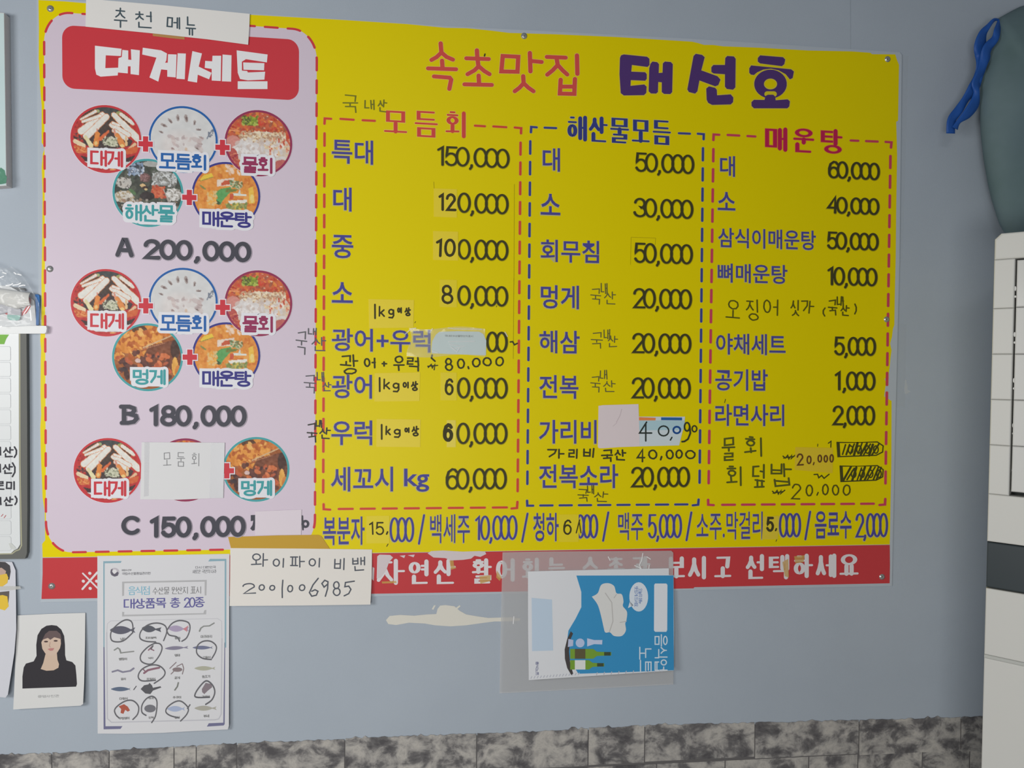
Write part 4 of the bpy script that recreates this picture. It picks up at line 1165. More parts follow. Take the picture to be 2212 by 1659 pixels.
Ink(.004).poly(ye([(1296, 164), (1475, 166), (1475, 190), (1296, 188)]), 0).build('dark_blue_stripe', mat((44, 92, 150), .45), o)
t = Ink(.0041); t.begin().stroke(ye([(1172, 205), (1112, 298), (1215, 298)]), 1.7).stroke(ye([(1165, 215), (1165, 365)]), 1.7).begin().stroke(ye(circ(1317, 280, 44, 42, 16)), 1.6, closed=True).begin().stroke(ye([(1388, 335), (1375, 358)]), 1.5)
t.build('handwriting', mat((44, 52, 48), .5), o, split=True)
Ink(.0041).stroke(ye(circ(1430, 272, 30, 28, 16)), 2, closed=True).build('handwriting', mat((30, 70, 130), .5), o)
t = Ink(.0041); t.stroke(ye(circ(1517, 245, 22, 36, 14)), 1.8, closed=True).stroke(ye([(1540, 240), (1545, 300), (1525, 350), (1495, 370), (1475, 372)]), 1.9).stroke(ye(circ(1580, 262, 20, 26, 14)), 1.5, closed=True)
t.build('pen_note', mat((50, 56, 40), .5), board)
# white correction paper over the middle picture of set C, and sticker over its price
q = zc([(680, 226), (1415, 230), (1402, 720), (1300, 722), (1000, 735), (668, 732)])
o = Ink(.0052).slab(q, .0004).build('correction_paper', mat((203, 203, 204), .6)); tag(o, 'white paper square handwritten in grey covering the middle set C picture', 'paper')
t = Ink(.0053)
for c, b in [('모', (868, 316, 942, 438)), ('둠', (990, 316, 1065, 442)), ('회', (1120, 325, 1198, 440))]: letters(t, c, zc(*b), .85, .8, wob=.03, seed=2)
t.build('handwriting', mat((128, 128, 130), .6), o, split=True)
Ink(.0053).poly(zc([(1290, 228), (1415, 232), (1402, 718), (1280, 722)]), 0).build('tape_strip', mat((206, 206, 210), .25, .6, alpha=.35), o)
Ink(.0053).poly(zc([(705, 228), (750, 228), (742, 700), (700, 710)]), 0).build('tape_strip', mat((196, 196, 200), .25, .6, alpha=.35), o)
o = Ink(.0046).slab(zc([(1684, 838), (2095, 822), (2090, 1045), (1684, 1050)]), .0003).build('correction_sticker', mat((206, 196, 204), .5)); tag(o, 'pale blank sticker right of the 150,000 set price', 'sticker')
# faint outlines of older stickers
t = Ink(.0035)
t.stroke(z4([(1408, 1010), (1405, 1659)]), .5).stroke(z4([(888, 995), (890, 1040)]), .5).stroke(z5([(787, 1352), (945, 1358)]), .4).stroke(z5([(787, 1352), (783, 1530)]), .4).stroke(z5([(945, 1358), (942, 1400)]), .4).stroke(ya([(1935, 0), (1930, 690)]), .5)
t.build('sticker_outline', mat((160, 146, 14), .4), board, stuff=True)

# paper header "recommended menu"
HP = [(186, -3), (350, 11), (539.5, 30), (538.5, 60), (536, 96.5), (450, 85), (330, 72), (184.7, 57.5)]
HD = .0062
o = Ink(HD).slab(HP, .0006).build('header_note', mat((211, 209, 206), .6)); tag(o, 'white paper note handwritten in dark ink at the top left of the board', 'note')
t = Ink(HD + .0001)
for c, b in [('추', (733, 50, 823, 182)), ('천', (870, 68, 988, 185)), ('메', (1075, 105, 1165, 190)), ('뉴', (1198, 105, 1268, 230))]: letters(t, c, z1(*b), 1.7, 1.55, wob=.03, seed=1)
t.build('handwriting', mat((66, 80, 88), .5), o, split=True)
o = Ink(.0038).slab(z1([(985, 215), (1190, 225), (1192, 255), (1100, 246), (987, 232)]), .0003).build('paper_tape', mat((168, 128, 78), .5)); tag(o, 'brown tape tab under the bottom edge of the handwritten header note', 'tape')
o = Ink(.0036).slab(z1([(1055, 40), (1135, 42), (1132, 60), (1055, 60)]), .0003).build('paper_tape', mat((176, 158, 120), .5)); tag(o, 'brown tape tab over the top edge of the handwritten header note', 'tape')

# wifi note


wd_ = Tilt(.0045, 650, 1186, .07)


WQ = [(497.5, 1184), (650, 1185), (803.5, 1187), (803, 1240), (802, 1270), (800, 1306), (650, 1308), (496, 1309), (497, 1250)]
o = Ink(wd_).slab(WQ, .0005).build('password_note', mat((211, 207, 201), .65)); tag(o, 'white paper note with handwritten password number below the lilac panel', 'note')
t = Ink(wd_.up(.00012))
for c, b in [('와', (220, 195, 350, 305)), ('이', (388, 232, 490, 310)), ('파', (518, 215, 635, 308)), ('이', (665, 230, 768, 308)), ('비', (860, 232, 955, 328)), ('밴', (1000, 222, 1100, 332)), ('2', (150, 425, 255, 512)), ('0', (280, 435, 330, 487)), ('0', (362, 440, 410, 487)),
             ('0', (500, 440, 548, 500)), ('0', (590, 435, 642, 490)), ('8', (850, 410, 912, 528))]: letters(t, c, zw(*b), 1.5, 1.4, wob=.03, seed=4)
for s in [[(467, 405), (462, 470), (463, 538)], [(740, 390), (700, 440), (672, 500), (690, 528), (725, 520), (738, 490), (715, 478), (690, 490)], [(812, 415), (790, 405), (768, 430), (785, 458), (812, 435)], [(815, 415), (812, 470), (795, 528)], [(1018, 412), (950, 422), (945, 455), (975, 450), (992, 475), (975, 508), (940, 525)]]:
    t.stroke(zw(s), 1.5)
t.build('handwriting', mat((84, 88, 96), .55), o, split=True)
o = Ink(.0041).slab([(492.6, 1160), (600, 1156.5), (687, 1155.4), (694, 1158), (714, 1188), (499.6, 1187)], .0003).build('masking_tape', mat((188, 150, 58), .45, alpha=.93)); tag(o, 'wide ochre tape holding the handwritten password note', 'tape')

# ================================================================== ORIGIN POSTER


pd = Tilt(.0042, 352, 1199, .014)


def pe(k): return pd.up(k * .0001)


PW = (199, 199, 202)
o = Ink(pd).slab([(210.3, 1201), (350, 1199), (495.8, 1196.5), (495, 1300), (494.6, 1450), (494.4, 1568), (492, 1575.7), (420, 1579), (352, 1583), (270, 1585), (211, 1584.6), (210.5, 1400)], .0004).build('origin_poster', mat(PW, .5))
tag(o, 'white seafood origin poster of twenty items with pen circles, hanging below the board', 'poster')
poster = o
TEAL = mat((130, 160, 172), .5); GRY = mat((166, 166, 168), .5); VIO = mat((108, 108, 136), .5)
t = Ink(pe(1)); t.poly(zp([(170, 165), (462, 160), (448, 192), (192, 198), (190, 1540), (172, 1540)])); t.poly(zp([(1868, 128), (2130, 128), (2128, 1540), (2104, 1540), (2104, 160), (1842, 168)])); t.build('poster_border', TEAL, o, stuff=True)
t = Ink(pe(1)); t.poly(zq([(172, 130), (190, 130), (205, 1392), (475, 1390), (445, 1435), (175, 1442)])); t.poly(zq([(2100, 60), (2112, 60), (2104, 1360), (2085, 1380), (1820, 1398), (1850, 1345), (2082, 1335)])); t.build('poster_border', VIO, o, stuff=True)
t = Ink(pe(1)); t.poly(zp([(470, 490), (1818, 462), (1812, 710), (1785, 710), (1785, 490), (505, 515), (500, 712), (470, 720)])); t.poly(zp([(470, 970), (505, 975), (500, 1018), (1765, 992), (1780, 945), (1812, 940), (1808, 1010), (470, 1045)])); t.build('title_frame', GRY, o, stuff=True)
t = Ink(pe(1)); t.stroke(zp([(225, 1300), (235, 1160), (290, 1115), (1990, 1078), (2055, 1120), (2060, 1400)]), .5).stroke([zp(2060, 1400), zq(2048, 1200), zq(2010, 1275), zq(1950, 1290), zq(300, 1330), zq(235, 1270), zp(225, 1300)], 1.2); t.build('table_outline', mat((178, 178, 184), .5), o)
t = Ink(pe(2)); letters(t, '음식점', zp(565, 560, 918, 705), 1.0, .8, gap=.08); t.build('poster_title', mat((128, 172, 190), .5), o, split=True)
t = Ink(pe(2)); letters(t, '수산물 원산지 표시', zp(950, 565, 1738, 695), .75, .6, gap=.06); t.build('poster_title', mat((128, 128, 130), .5), o, split=True)
t = Ink(pe(2)); letters(t, '대상품목 총 20종', zp(492, 735, 1790, 925), 1.6, 1.15, gap=.1); t.build('poster_title', mat((98, 96, 146), .5), o, split=True)
t = Ink(pe(2)); letters(t, '해양수산부', zp(462, 290, 620, 325), .35, .3, gap=.12); letters(t, '국립수산물품질관리원', zp(465, 335, 925, 385), .5, .4, gap=.12); letters(t, '다시 대한민국', zp(1635, 238, 1965, 285), .5, .4, gap=.1); letters(t, '새로운 국민의 나라', zp(1590, 295, 1975, 360), .5, .4, gap=.1)
t.build('fine_print', mat((134, 134, 138), .5), o, stuff=True)
t = Ink(pe(2)); t.poly(zp(circ(352, 340, 72, 70, 24))); t.build('emblem', mat((176, 172, 178), .5), o, stuff=True)
t = Ink(pe(3)); t.poly(zp([(290, 300), (320, 280), (310, 330), (345, 372), (395, 330), (415, 350), (400, 395), (350, 410), (300, 385), (285, 345)])); t.build('emblem', mat((96, 92, 104), .5), o, stuff=True)
t = Ink(pe(3)); t.poly(zp(circ(350, 330, 36, 34, 18))); t.build('emblem', mat((206, 204, 206), .5), o, stuff=True)


def fish(cx, cy, L, H, col, zz, tail=.25, ang=0, d=2):
    pts = []
    for i in range(9):
        u = i / 8; pts.append((-L / 2 + L * (1 - tail) * u, -H / 2 * math.sin(math.pi * min(1, u * .93 + .03)) ** .8))
    pts += [(L / 2, -H * .35), (L / 2 - L * .06, 0), (L / 2, H * .35)]
    for i in range(8, -1, -1):
        u = i / 8; pts.append((-L / 2 + L * (1 - tail) * u, H / 2 * math.sin(math.pi * min(1, u * .93 + .03)) ** .8))
    a = math.radians(ang)
    t = Ink(pe(d)); t.poly([zz(cx + x * math.cos(a) - y * math.sin(a), cy + x * math.sin(a) + y * math.cos(a)) for x, y in pts]); t.build('fish_picture', mat(col, .5), poster)


fish(480, 1262, 400, 130, (92, 92, 104), zp, .18); fish(940, 1245, 310, 110, (88, 90, 98), zp, .3, 4); fish(1370, 1240, 330, 100, (158, 146, 170), zp, .28, 2)
t = Ink(pe(3)); t.poly(zp([(1440, 1245), (1530, 1185), (1500, 1240), (1505, 1290)])); t.build('fish_picture', mat((186, 124, 130), .5), o)
t = Ink(pe(2)); t.stroke(zp([(1702, 1280), (1725, 1230), (1770, 1200), (1860, 1195), (1935, 1150)]), 1.7, 1.3); t.stroke(zq([(345, 180), (400, 145), (430, 165), (450, 225), (520, 215), (655, 200)]), 1.7, 1.3)
t.build('fish_picture', mat((130, 132, 130), .5), o)
fish(1340, 145, 370, 60, (126, 122, 140), zq, .2, -3); fish(1755, 140, 320, 60, (108, 112, 136), zq, .12)
t = Ink(pe(2)); t.stroke(zq([(315, 525), (400, 500), (480, 530), (600, 510), (655, 470)]), 2.4, 1.8); t.build('fish_picture', mat((126, 124, 140), .5), o)
t = Ink(pe(2)); t.stroke(zq([(820, 545), (880, 500), (960, 480), (1060, 460)]), 2.2).stroke(zq([(800, 480), (850, 530)]), 1.2).stroke(zq([(890, 180), (950, 120)]), 1.4).stroke(zq([(920, 160), (975, 185)]), 1.2); t.build('fish_picture', mat((132, 100, 112), .5), o)
t = Ink(pe(2)); t.poly(zq(circ(1350, 490, 80, 36, 14)))
for s in [[(1230, 470), (1330, 375)], [(1250, 560), (1300, 510)], [(1430, 400), (1450, 470)], [(1430, 560), (1450, 480)], [(1340, 440), (1420, 400)]]: t.stroke(zq(s), 1)
t.build('fish_picture', mat((128, 116, 118), .5), o)
fish(1790, 470, 330, 70, (162, 162, 146), zq, .15); fish(450, 800, 310, 70, (92, 104, 124), zq, .08)
t = Ink(pe(2)); t.poly(zq([(765, 800), (820, 740), (890, 725), (905, 700), (945, 740), (960, 780), (1080, 755), (1095, 775), (960, 825), (920, 880), (840, 870)])); t.stroke(zq([(655, 810), (695, 755)]), 1); t.build('fish_picture', mat((88, 88, 92), .5), o)
t = Ink(pe(2)); t.stroke(zq([(1365, 700), (1350, 760), (1310, 815)]), 1.6); t.build('fish_picture', mat((120, 122, 118), .5), o)
t = Ink(pe(2)); t.poly(zq([(1740, 800), (1800, 700), (1890, 720), (1905, 770), (1830, 830), (1780, 880), (1745, 850)])); t.build('fish_picture', mat((126, 116, 122), .5), o)
t = Ink(pe(2)); t.poly(zq([(415, 1075), (500, 1040), (560, 1080), (595, 1140), (560, 1160), (520, 1130), (490, 1195), (445, 1180), (455, 1120)])); t.build('fish_picture', mat((164, 88, 72), .5), o)
t = Ink(pe(2)); t.poly(zq(circ(915, 1110, 92, 62, 16))); t.build('fish_picture', mat((112, 112, 118), .5), o)
fish(1330, 1115, 280, 90, (156, 166, 190), zq, .15); fish(1800, 1105, 350, 80, (160, 158, 148), zq, .2)
t = Ink(pe(4))
NM = ['넙치', '조피볼락', '참돔', '미꾸라지', '뱀장어', '낙지', '명태', '고등어', '갈치', '오징어', '꽃게', '참조기', '다랑어', '아귀', '주꾸미', '가리비', '우렁쉥이', '전복', '방어', '부세']
NP = [zp(440, 1380, 520, 1425), zp(835, 1365, 1020, 1405), zp(1305, 1370, 1400, 1410), zp(1720, 1340, 1905, 1390), zq(418, 298, 550, 345), zq(885, 288, 968, 325), zq(1305, 240, 1390, 285), zq(1745, 275, 1880, 315), zq(445, 618, 532, 660), zq(855, 618, 1000, 658),
      zq(1300, 600, 1390, 645), zq(1740, 578, 1875, 625), zq(425, 930, 560, 975), zq(890, 930, 975, 965), zq(1275, 910, 1415, 955), zq(1740, 900, 1870, 935), zq(415, 1240, 590, 1290), zq(890, 1235, 975, 1275), zq(1300, 1230, 1390, 1275), zq(1765, 1205, 1855, 1255)]
for n_, b in zip(NM, NP): letters(t, n_, b, .5, .42, gap=.12)
t.build('fish_names', mat((124, 124, 124), .5), o, stuff=True)
t = Ink(pe(5))


def loop(zz, pts, a=1.25): t.begin().stroke([tuple(p) for p in smooth_path(zz(pts), 5)], a * .95, a * 1.2)


loop(zp, [(640, 1300), (510, 1420), (400, 1450), (300, 1420), (295, 1290), (400, 1170), (520, 1100), (610, 1120), (640, 1200), (635, 1310)])
loop(zp, [(1000, 1450), (850, 1440), (755, 1390), (770, 1280), (880, 1180), (1030, 1150), (1150, 1190), (1180, 1290), (1130, 1430)]); loop(zp, [(1180, 1270), (1260, 1160), (1380, 1110), (1520, 1140), (1550, 1240), (1500, 1380), (1420, 1440)]); loop(zp, [(1180, 1270), (1220, 1340), (1340, 1370), (1385, 1440)])
loop(zq, [(1010, 60), (880, 130), (770, 250), (770, 350), (860, 400), (960, 390), (1060, 270), (1105, 150), (1070, 80), (990, 70)]); loop(zq, [(960, 110), (930, 160)])
loop(zq, [(1890, 330), (1750, 310), (1660, 230), (1670, 110), (1760, 40), (1880, 40), (1965, 110), (1960, 200), (1900, 310)]); loop(zq, [(980, 710), (1120, 610), (1150, 520), (1060, 430), (920, 420), (780, 490), (725, 600), (790, 670), (1000, 660)])
loop(zq, [(1860, 930), (1650, 930), (1640, 860), (1740, 720), (1820, 670), (1910, 740), (1945, 850), (1900, 970), (1800, 1045)], 1.4); loop(zq, [(640, 1285), (715, 1200), (730, 1080), (650, 990), (540, 985), (420, 1050), (350, 1130), (370, 1210), (420, 1260)])
loop(zq, [(940, 1335), (1000, 1230), (1025, 1060), (1010, 960), (940, 915), (850, 960), (785, 1060), (785, 1170), (850, 1220)]); loop(zq, [(1400, 1310), (1500, 1200), (1520, 1100), (1420, 1000), (1320, 1000), (1200, 1080), (1165, 1160), (1230, 1220), (1370, 1260)]); loop(zq, [(1510, 1110), (1550, 1050)])
t.build('pen_loop', mat((98, 98, 102), .5), o, split=True)

# ================================================================== ID PHOTO PRINT


idd = Tilt(.003, 110, 1328, .05)


o = Ink(idd).slab(zi([(128, 140), (650, 115), (1185, 100), (1180, 600), (1165, 1200), (1150, 1520), (1110, 1545), (500, 1580), (62, 1605), (85, 1100), (110, 500)]), .0005).build('portrait_print', mat((200, 200, 199), .4, .4))
tag(o, 'white instant-photo style print of a dark-haired woman in black, lower left', 'photo')
ie = lambda k: idd.up(k * .0001)
Ink(ie(1)).poly(zi([(205, 1280), (205, 1090), (225, 950), (260, 890), (380, 855), (425, 770), (420, 600), (440, 450), (500, 350), (580, 300), (660, 290), (740, 300), (810, 360), (855, 460), (868, 600), (870, 760), (890, 840), (980, 865), (1030, 920), (1045, 1060), (1055, 1210), (1040, 1250), (700, 1262)]), 0).build('hair_and_top', mat((54, 52, 56), .5), o)
Ink(ie(2)).poly(zi([(565, 740), (740, 700), (750, 830), (775, 900), (765, 955), (690, 995), (580, 1002), (490, 975), (530, 880)]), 0).build('neck', mat((190, 168, 150), .5), o)
Ink(ie(3)).poly(zi([(500, 560), (560, 440), (640, 400), (740, 420), (800, 500), (805, 580), (790, 650), (750, 715), (690, 762), (620, 768), (560, 730), (515, 660)]), 0).build('face', mat((192, 170, 154), .5), o)
Ink(ie(4)).poly(zi([(500, 550), (530, 515), (600, 490), (640, 520), (700, 480), (780, 500), (815, 520), (800, 430), (740, 380), (620, 380), (560, 430)]), 0).build('fringe', mat((98, 84, 84), .5), o)
t = Ink(ie(6)); t.poly(zi(circ(572, 548, 32, 13, 12))).poly(zi(circ(722, 536, 32, 13, 12))).build('eyes', mat((74, 58, 58), .5), o)
Ink(ie(5)).poly(zi([(595, 665), (640, 650), (700, 650), (680, 685), (640, 692)]), 0).build('mouth', mat((172, 118, 116), .5), o)
Ink(ie(5)).stroke(zi([(635, 560), (622, 620), (640, 632)]), .7).build('nose', mat((170, 142, 128), .5), o)
t = Ink(ie(1)); letters(t, '증명사진관', zi(440, 1372, 780, 1425), .7, .5, gap=.1); t.build('fine_print', mat((166, 166, 166), .5), o, stuff=True)

# ================================================================== CLEAR SLEEVE WITH CARD
sl = mat((196, 196, 196), .25, .6, alpha=.34)
o = Ink(.0062).slab([(1085.6, 1193), (1200, 1191), (1300, 1190.5), (1450, 1189.6), (1454.4, 1194), (1454.6, 1478.7), (1260, 1489), (1079, 1497.7), (1082, 1340)], .0002).build('clear_sleeve', sl); tag(o, 'clear plastic sleeve taped over the red band and wall', 'sleeve')
t = Ink(.0066)
for s in [[(1535, 60), (1525, 120), (1505, 160), (1525, 200), (1540, 250)], [(1465, 165), (1505, 180), (1530, 215)], [(1590, 160), (1580, 230)], [(435, 600), (430, 660)], [(1570, 90), (1600, 110)], [(1240, 90), (1255, 120)]]: t.stroke(yg(s), .9)
t.build('crease', mat((230, 230, 228), .2, .6), o, stuff=True)


cdp = Tilt(.0072, 1300, 1234, .055)


ce = lambda k: cdp.up(k * .00012)
card = Ink(cdp).slab(yg([(555, 215), (1180, 200), (1757, 188), (1758, 245), (1797, 248), (1801, 700), (1799, 1060), (1200, 1100), (562, 1142), (556, 700)]), .0008).build('note_card', mat((204, 206, 210), .35, .4))
tag(card, 'blue and white card with bottles on a tray, turned sideways in the sleeve', 'card')
Ink(ce(1)).poly(yg([(968, 250), (1796, 249), (1800, 1058), (1300, 1078), (985, 1088), (905, 960), (885, 840), (900, 720), (960, 620), (1010, 520), (1010, 390)]), 0).build('blue_background', mat((52, 134, 182), .4, .35), card)
Ink(ce(1)).poly(yg([(586, 440), (760, 455), (770, 890), (590, 895)]), 0).build('pale_panel', mat((176, 192, 208), .4), card)
hat = [tuple(p) for p in smooth_path([(1100, 430), (1150, 400), (1180, 330), (1240, 315), (1290, 340), (1310, 400), (1355, 410), (1370, 470), (1365, 510), (1400, 560), (1395, 630), (1385, 660), (1390, 720), (1355, 765), (1290, 765), (1255, 735), (1215, 735), (1200, 690), (1180, 600), (1150, 500), (1100, 430)], 5)]
Ink(ce(2)).poly(yg(hat), 0).build('chef_hat', mat((202, 202, 200), .5), card)
t = Ink(ce(3)); t.stroke(yg([(1215, 400), (1270, 480), (1280, 640), (1250, 730)]), 1.0).stroke(yg([(1310, 410), (1290, 440)]), .8).stroke(yg([(1395, 640), (1340, 650)]), .8).build('hat_fold', mat((176, 174, 172), .5), card)
Ink(ce(2)).poly(yg(circ(1500, 432, 80, 125, 26)), 0).build('speech_bubble', mat((200, 208, 216), .4), card)
Ink(ce(2)).poly(yg([(1425, 470), (1408, 528), (1455, 505)]), 0).build('speech_bubble', mat((200, 208, 216), .4), card)


def rot_text(ink, text, xl, yt, xr, yb, a, zz, gap=.1):
    """sideways text: its top points to the right, it reads downwards"""
    q = [zz(xr, yt), zz(xr, yb), zz(xl, yb), zz(xl, yt)]
    letters(ink, text, q, a, a, gap=gap)


t = Ink(ce(3)); rot_text(t, '오늘의 메뉴', 1500, 360, 1528, 490, .5, yg); rot_text(t, '맛있게 드세요', 1465, 345, 1492, 515, .5, yg); t.build('bubble_lettering', mat((120, 140, 180), .4), card, stuff=True)
Ink(ce(2)).poly(yg([(1640, 318), (1735, 318), (1745, 330), (1743, 715), (1735, 730), (1640, 730), (1630, 718), (1632, 330)]), 0).build('name_box', mat((206, 210, 216), .4), card)
t = Ink(ce(2)); rot_text(t, '음식업', 1640, 755, 1742, 1065, 1.25, yg); rot_text(t, '노트', 1505, 862, 1605, 1075, 1.25, yg); t.build('card_title', mat((196, 208, 218), .4), card)
t = Ink(ce(2)); rot_text(t, '음식노트', 622, 985, 645, 1100, .5, yg); t.build('fine_print', mat((120, 122, 150), .4), card, stuff=True)
Ink(ce(3)).poly(yg([(920, 725), (890, 790), (868, 880), (870, 960), (890, 1040), (925, 1100), (940, 1085), (915, 1000), (905, 900), (915, 800), (940, 745)]), 0).build('tray', mat((70, 66, 66), .4), card)
for (yy, x0, x1, w, lc) in ((918, 915, 1265, 42, (90, 84, 60)), (1012, 915, 1205, 40, (206, 208, 206))):
    nk = x0 + (x1 - x0) * .62
    Ink(ce(4)).poly(yg([(x0, yy - w), (nk - 20, yy - w), (nk + 10, yy - w * .45), (nk + 40, yy - w * .4), (x1, yy - w * .35), (x1, yy + w * .35), (nk + 40, yy + w * .4), (nk + 10, yy + w * .45), (nk - 20, yy + w), (x0, yy + w)]), 0).build('bottle_picture', mat((112, 148, 56), .4), card)
    Ink(ce(5)).poly(yg([(x0 + 40, yy - w), (x0 + 130, yy - w), (x0 + 130, yy + w), (x0 + 40, yy + w)]), 0).build('bottle_label', mat(lc, .4), card)
    Ink(ce(5)).poly(yg([(x1 - 60, yy - w * .36), (x1 - 5, yy - w * .36), (x1 - 5, yy + w * .36), (x1 - 60, yy + w * .36)]), 0).build('bottle_cap', mat((64, 74, 56), .4), card)
Ink(ce(4)).poly(yg([(1060, 785), (1120, 800), (1190, 800), (1188, 838), (1120, 835), (1060, 855)]), 0).build('glass_picture', mat((180, 190, 214), .4), card)
Ink(ce(4)).poly(yg(circ(1000, 825, 38, 38, 18)), 0).build('glass_picture', mat((170, 184, 212), .4), card)
Ink(ce(4)).poly(yg([(900, 790), (942, 800), (940, 850), (895, 860)]), 0).build('glass_picture', mat((172, 180, 204), .4), card)
t = Ink(ce(1))
for k in range(16): x = 580 + k * 27; t.stroke(yg([(x, 1128 - k * 2.1), (x + 8, 1112 - k * 2.1)]), .8)
for k in range(10): x = 1140 + k * 62; t.stroke(yg([(x, 1098 - k * 3.2), (x + 6, 1078 - k * 3.2)]), .9)
t.build('perforation', mat((170, 172, 182), .4), card, stuff=True)

# ================================================================== LEFT SIDE
# painted canvas
cf = [P(-130, 18, .022), P(9, 28, .022), P(14, 401, .022), P(-130, 412, .022)]
V = [tuple(p) for p in cf] + [(p[0], -.0005, p[2]) for p in cf]
o = link('canvas_picture', V, [(0, 1, 2, 3), (7, 6, 5, 4), (0, 4, 5, 1), (1, 5, 6, 2), (2, 6, 7, 3), (3, 7, 4, 0)], mat((196, 192, 190), .75, bump=.3, bscale=900))
tag(o, 'stretched canvas picture with pale teal ground at the upper left edge', 'picture')
Ink(.0223).poly([(-130, 19), (8.5, 29), (13.2, 400), (-130, 411)], 0).build('painted_face', mottled('teal_paint', [(.3, (176, 196, 198)), (.7, (186, 203, 203))], 6, 3, .7, .1), o)
t = Ink(.0226); t.poly([(-60, 372), (-30, 364), (-6, 366), (2, 362), (10, 368), (12, 378), (15, 382), (13, 396), (2, 398), (-60, 400)]); t.poly([(-60, 366), (-40, 350), (-20, 372)]); t.build('green_brushwork', mottled('green_paint', [(.3, (58, 110, 88)), (.6, (84, 134, 112)), (.8, (150, 186, 170))], 50, 4, .6, .4), o)

# clear bag with white holder and its contents
o = Ink(.014).slab([(-80, 706), (40, 705), (60, 704), (80, 703.5), (99.5, 704), (101, 709), (99.5, 718), (96, 720.5), (-80, 721)], .0135).build('holder_rail', mat((206, 208, 208), .4, .4)); tag(o, 'white plastic rail on the wall left of the lilac panel', 'rail')
o = Ink(.006).slab([(-80, 612), (20, 618), (60, 640), (74, 650), (79, 706), (-80, 706)], .004).build('white_card', mat((203, 205, 206), .5)); tag(o, 'white card with red ring standing on the white rail', 'card')
t = Ink(.0062); t.stroke([zl2(*p) for p in [(2, 520), (20, 575), (60, 620), (130, 650), (200, 645), (250, 615), (285, 560), (292, 490)]], 4.2, 4); t.build('red_ring', mat((190, 68, 72), .5), o)
o = Ink(.0075).slab(zl2([(345, 445), (370, 440), (392, 452), (396, 500), (385, 748), (358, 748), (360, 600), (350, 480)]), .003).build('blue_strip', mat((44, 100, 160), .4)); tag(o, 'narrow blue strip standing upright at the end of the white rail', 'strip')
o = Ink(.011).slab(zl2([(-200, 500), (85, 545), (130, 560), (205, 590), (205, 640), (195, 690), (170, 702), (95, 698), (72, 680), (75, 620), (0, 640), (-200, 700)]), .006).build('grey_tool', mat((164, 164, 170), .4)); tag(o, 'grey tool with teal tip lying in the clear bag', 'tool')
Ink(.0112).poly(zl2([(72, 645), (205, 650), (195, 690), (170, 702), (95, 698), (72, 680)]), 0).build('teal_tip', mat((80, 146, 134), .35, .5), o)
# rolled white paper
V = []; Fc = []; n = 14
for i in range(13):
    u = i / 12; cx = -60 + (zl2(290, 0)[0] + 60) * u; cyt = 600 + (zl2(0, 415)[1] - 600) * max(0, (cx / 60 + .2)) * .0 + 618 + (631 - 618) * u - 600; 
    top = P(cx, 615 + 17 * u, .02); bot = P(cx, 640 + 36 * u - (18 * max(0, u - .75) * 4), .02)
    for j in range(n + 1):
        a = math.pi * (j / n); m_ = (top + bot) / 2; h_ = (top[2] - bot[2]) / 2
        V.append((m_[0], -.012 - .010 * math.sin(a), m_[2] + h_ * math.cos(a)))
Fc = [(i * (n + 1) + j, i * (n + 1) + j + 1, (i + 1) * (n + 1) + j + 1, (i + 1) * (n + 1) + j) for i in range(12) for j in range(n)]
o = link('rolled_paper', V, Fc, mat((198, 197, 193), .6), None, True); tag(o, 'curled white paper across the clear bag at the left edge', 'paper')
o = Ink(.0055).slab(zl2([(-100, 366), (160, 372), (235, 378), (250, 392), (252, 408), (180, 395), (-100, 385)]), .003).build('black_bar', mat((72, 74, 76), .4)); tag(o, 'dark bar showing above the curled white paper', 'bar')
V = []; Fc = []; rr = random.Random(12); nx, ny = 22, 26
for j in range(ny + 1):
    for i in range(nx + 1):
        u, v = i / nx, j / ny
        xr = np.interp(v, [0, .15, .35, .6, 1], [24, 48, 66, 84, 92]); x = -80 + (xr + 80) * u; y = 572 + 132 * v + (8 * (1 - v) * math.sin(u * 9))
        V.append(tuple(P(x, y, .024 - .012 * (u > .95) + rr.uniform(-.0035, .0035))))
Fc = [(j * (nx + 1) + i, (j + 1) * (nx + 1) + i, (j + 1) * (nx + 1) + i + 1, j * (nx + 1) + i + 1) for j in range(ny) for i in range(nx)]
o = link('plastic_bag', V, Fc, mat((212, 216, 218), .1, .8, alpha=.17), None, True); tag(o, 'crumpled clear plastic bag above the white rail', 'bag')
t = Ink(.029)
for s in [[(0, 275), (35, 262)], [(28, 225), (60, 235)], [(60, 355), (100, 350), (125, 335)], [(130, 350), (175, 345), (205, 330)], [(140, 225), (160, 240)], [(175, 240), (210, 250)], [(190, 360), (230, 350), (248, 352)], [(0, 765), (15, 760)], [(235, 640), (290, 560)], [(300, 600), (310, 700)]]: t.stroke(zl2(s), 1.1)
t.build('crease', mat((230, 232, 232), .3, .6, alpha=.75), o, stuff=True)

# white board with grid
wbd = Ink(.011).slab([(-120, 716), (57, 716), (58.5, 900), (59, 1100), (58, 1195), (54, 1207), (-120, 1209)], .0105).build('grid_board', mat((98, 99, 96), .45)); tag(wbd, 'white chart board with rounded grid cells in a dark grey frame', 'chart board')
Ink(.0112).stroke([(42.5, 718), (43, 1000), (46, 1160), (46.5, 1178), (42, 1187), (34, 1190), (26, 1196), (-60, 1198)], 1.3).build('bead', mat((158, 156, 132), .4), wbd)
Ink(.0113).poly([(-120, 718), (40.5, 718), (41, 1000), (43.5, 1165), (43.5, 1176), (38, 1185), (30, 1189), (24, 1195), (-120, 1197)], 0).build('white_face', mat((203, 206, 207), .35, .4), wbd)
Ink(.0115).poly(zl2([(-60, 842), (90, 842), (62, 885), (42, 938), (-60, 938)]), 0).build('green_header', mat((112, 166, 68), .4), wbd)
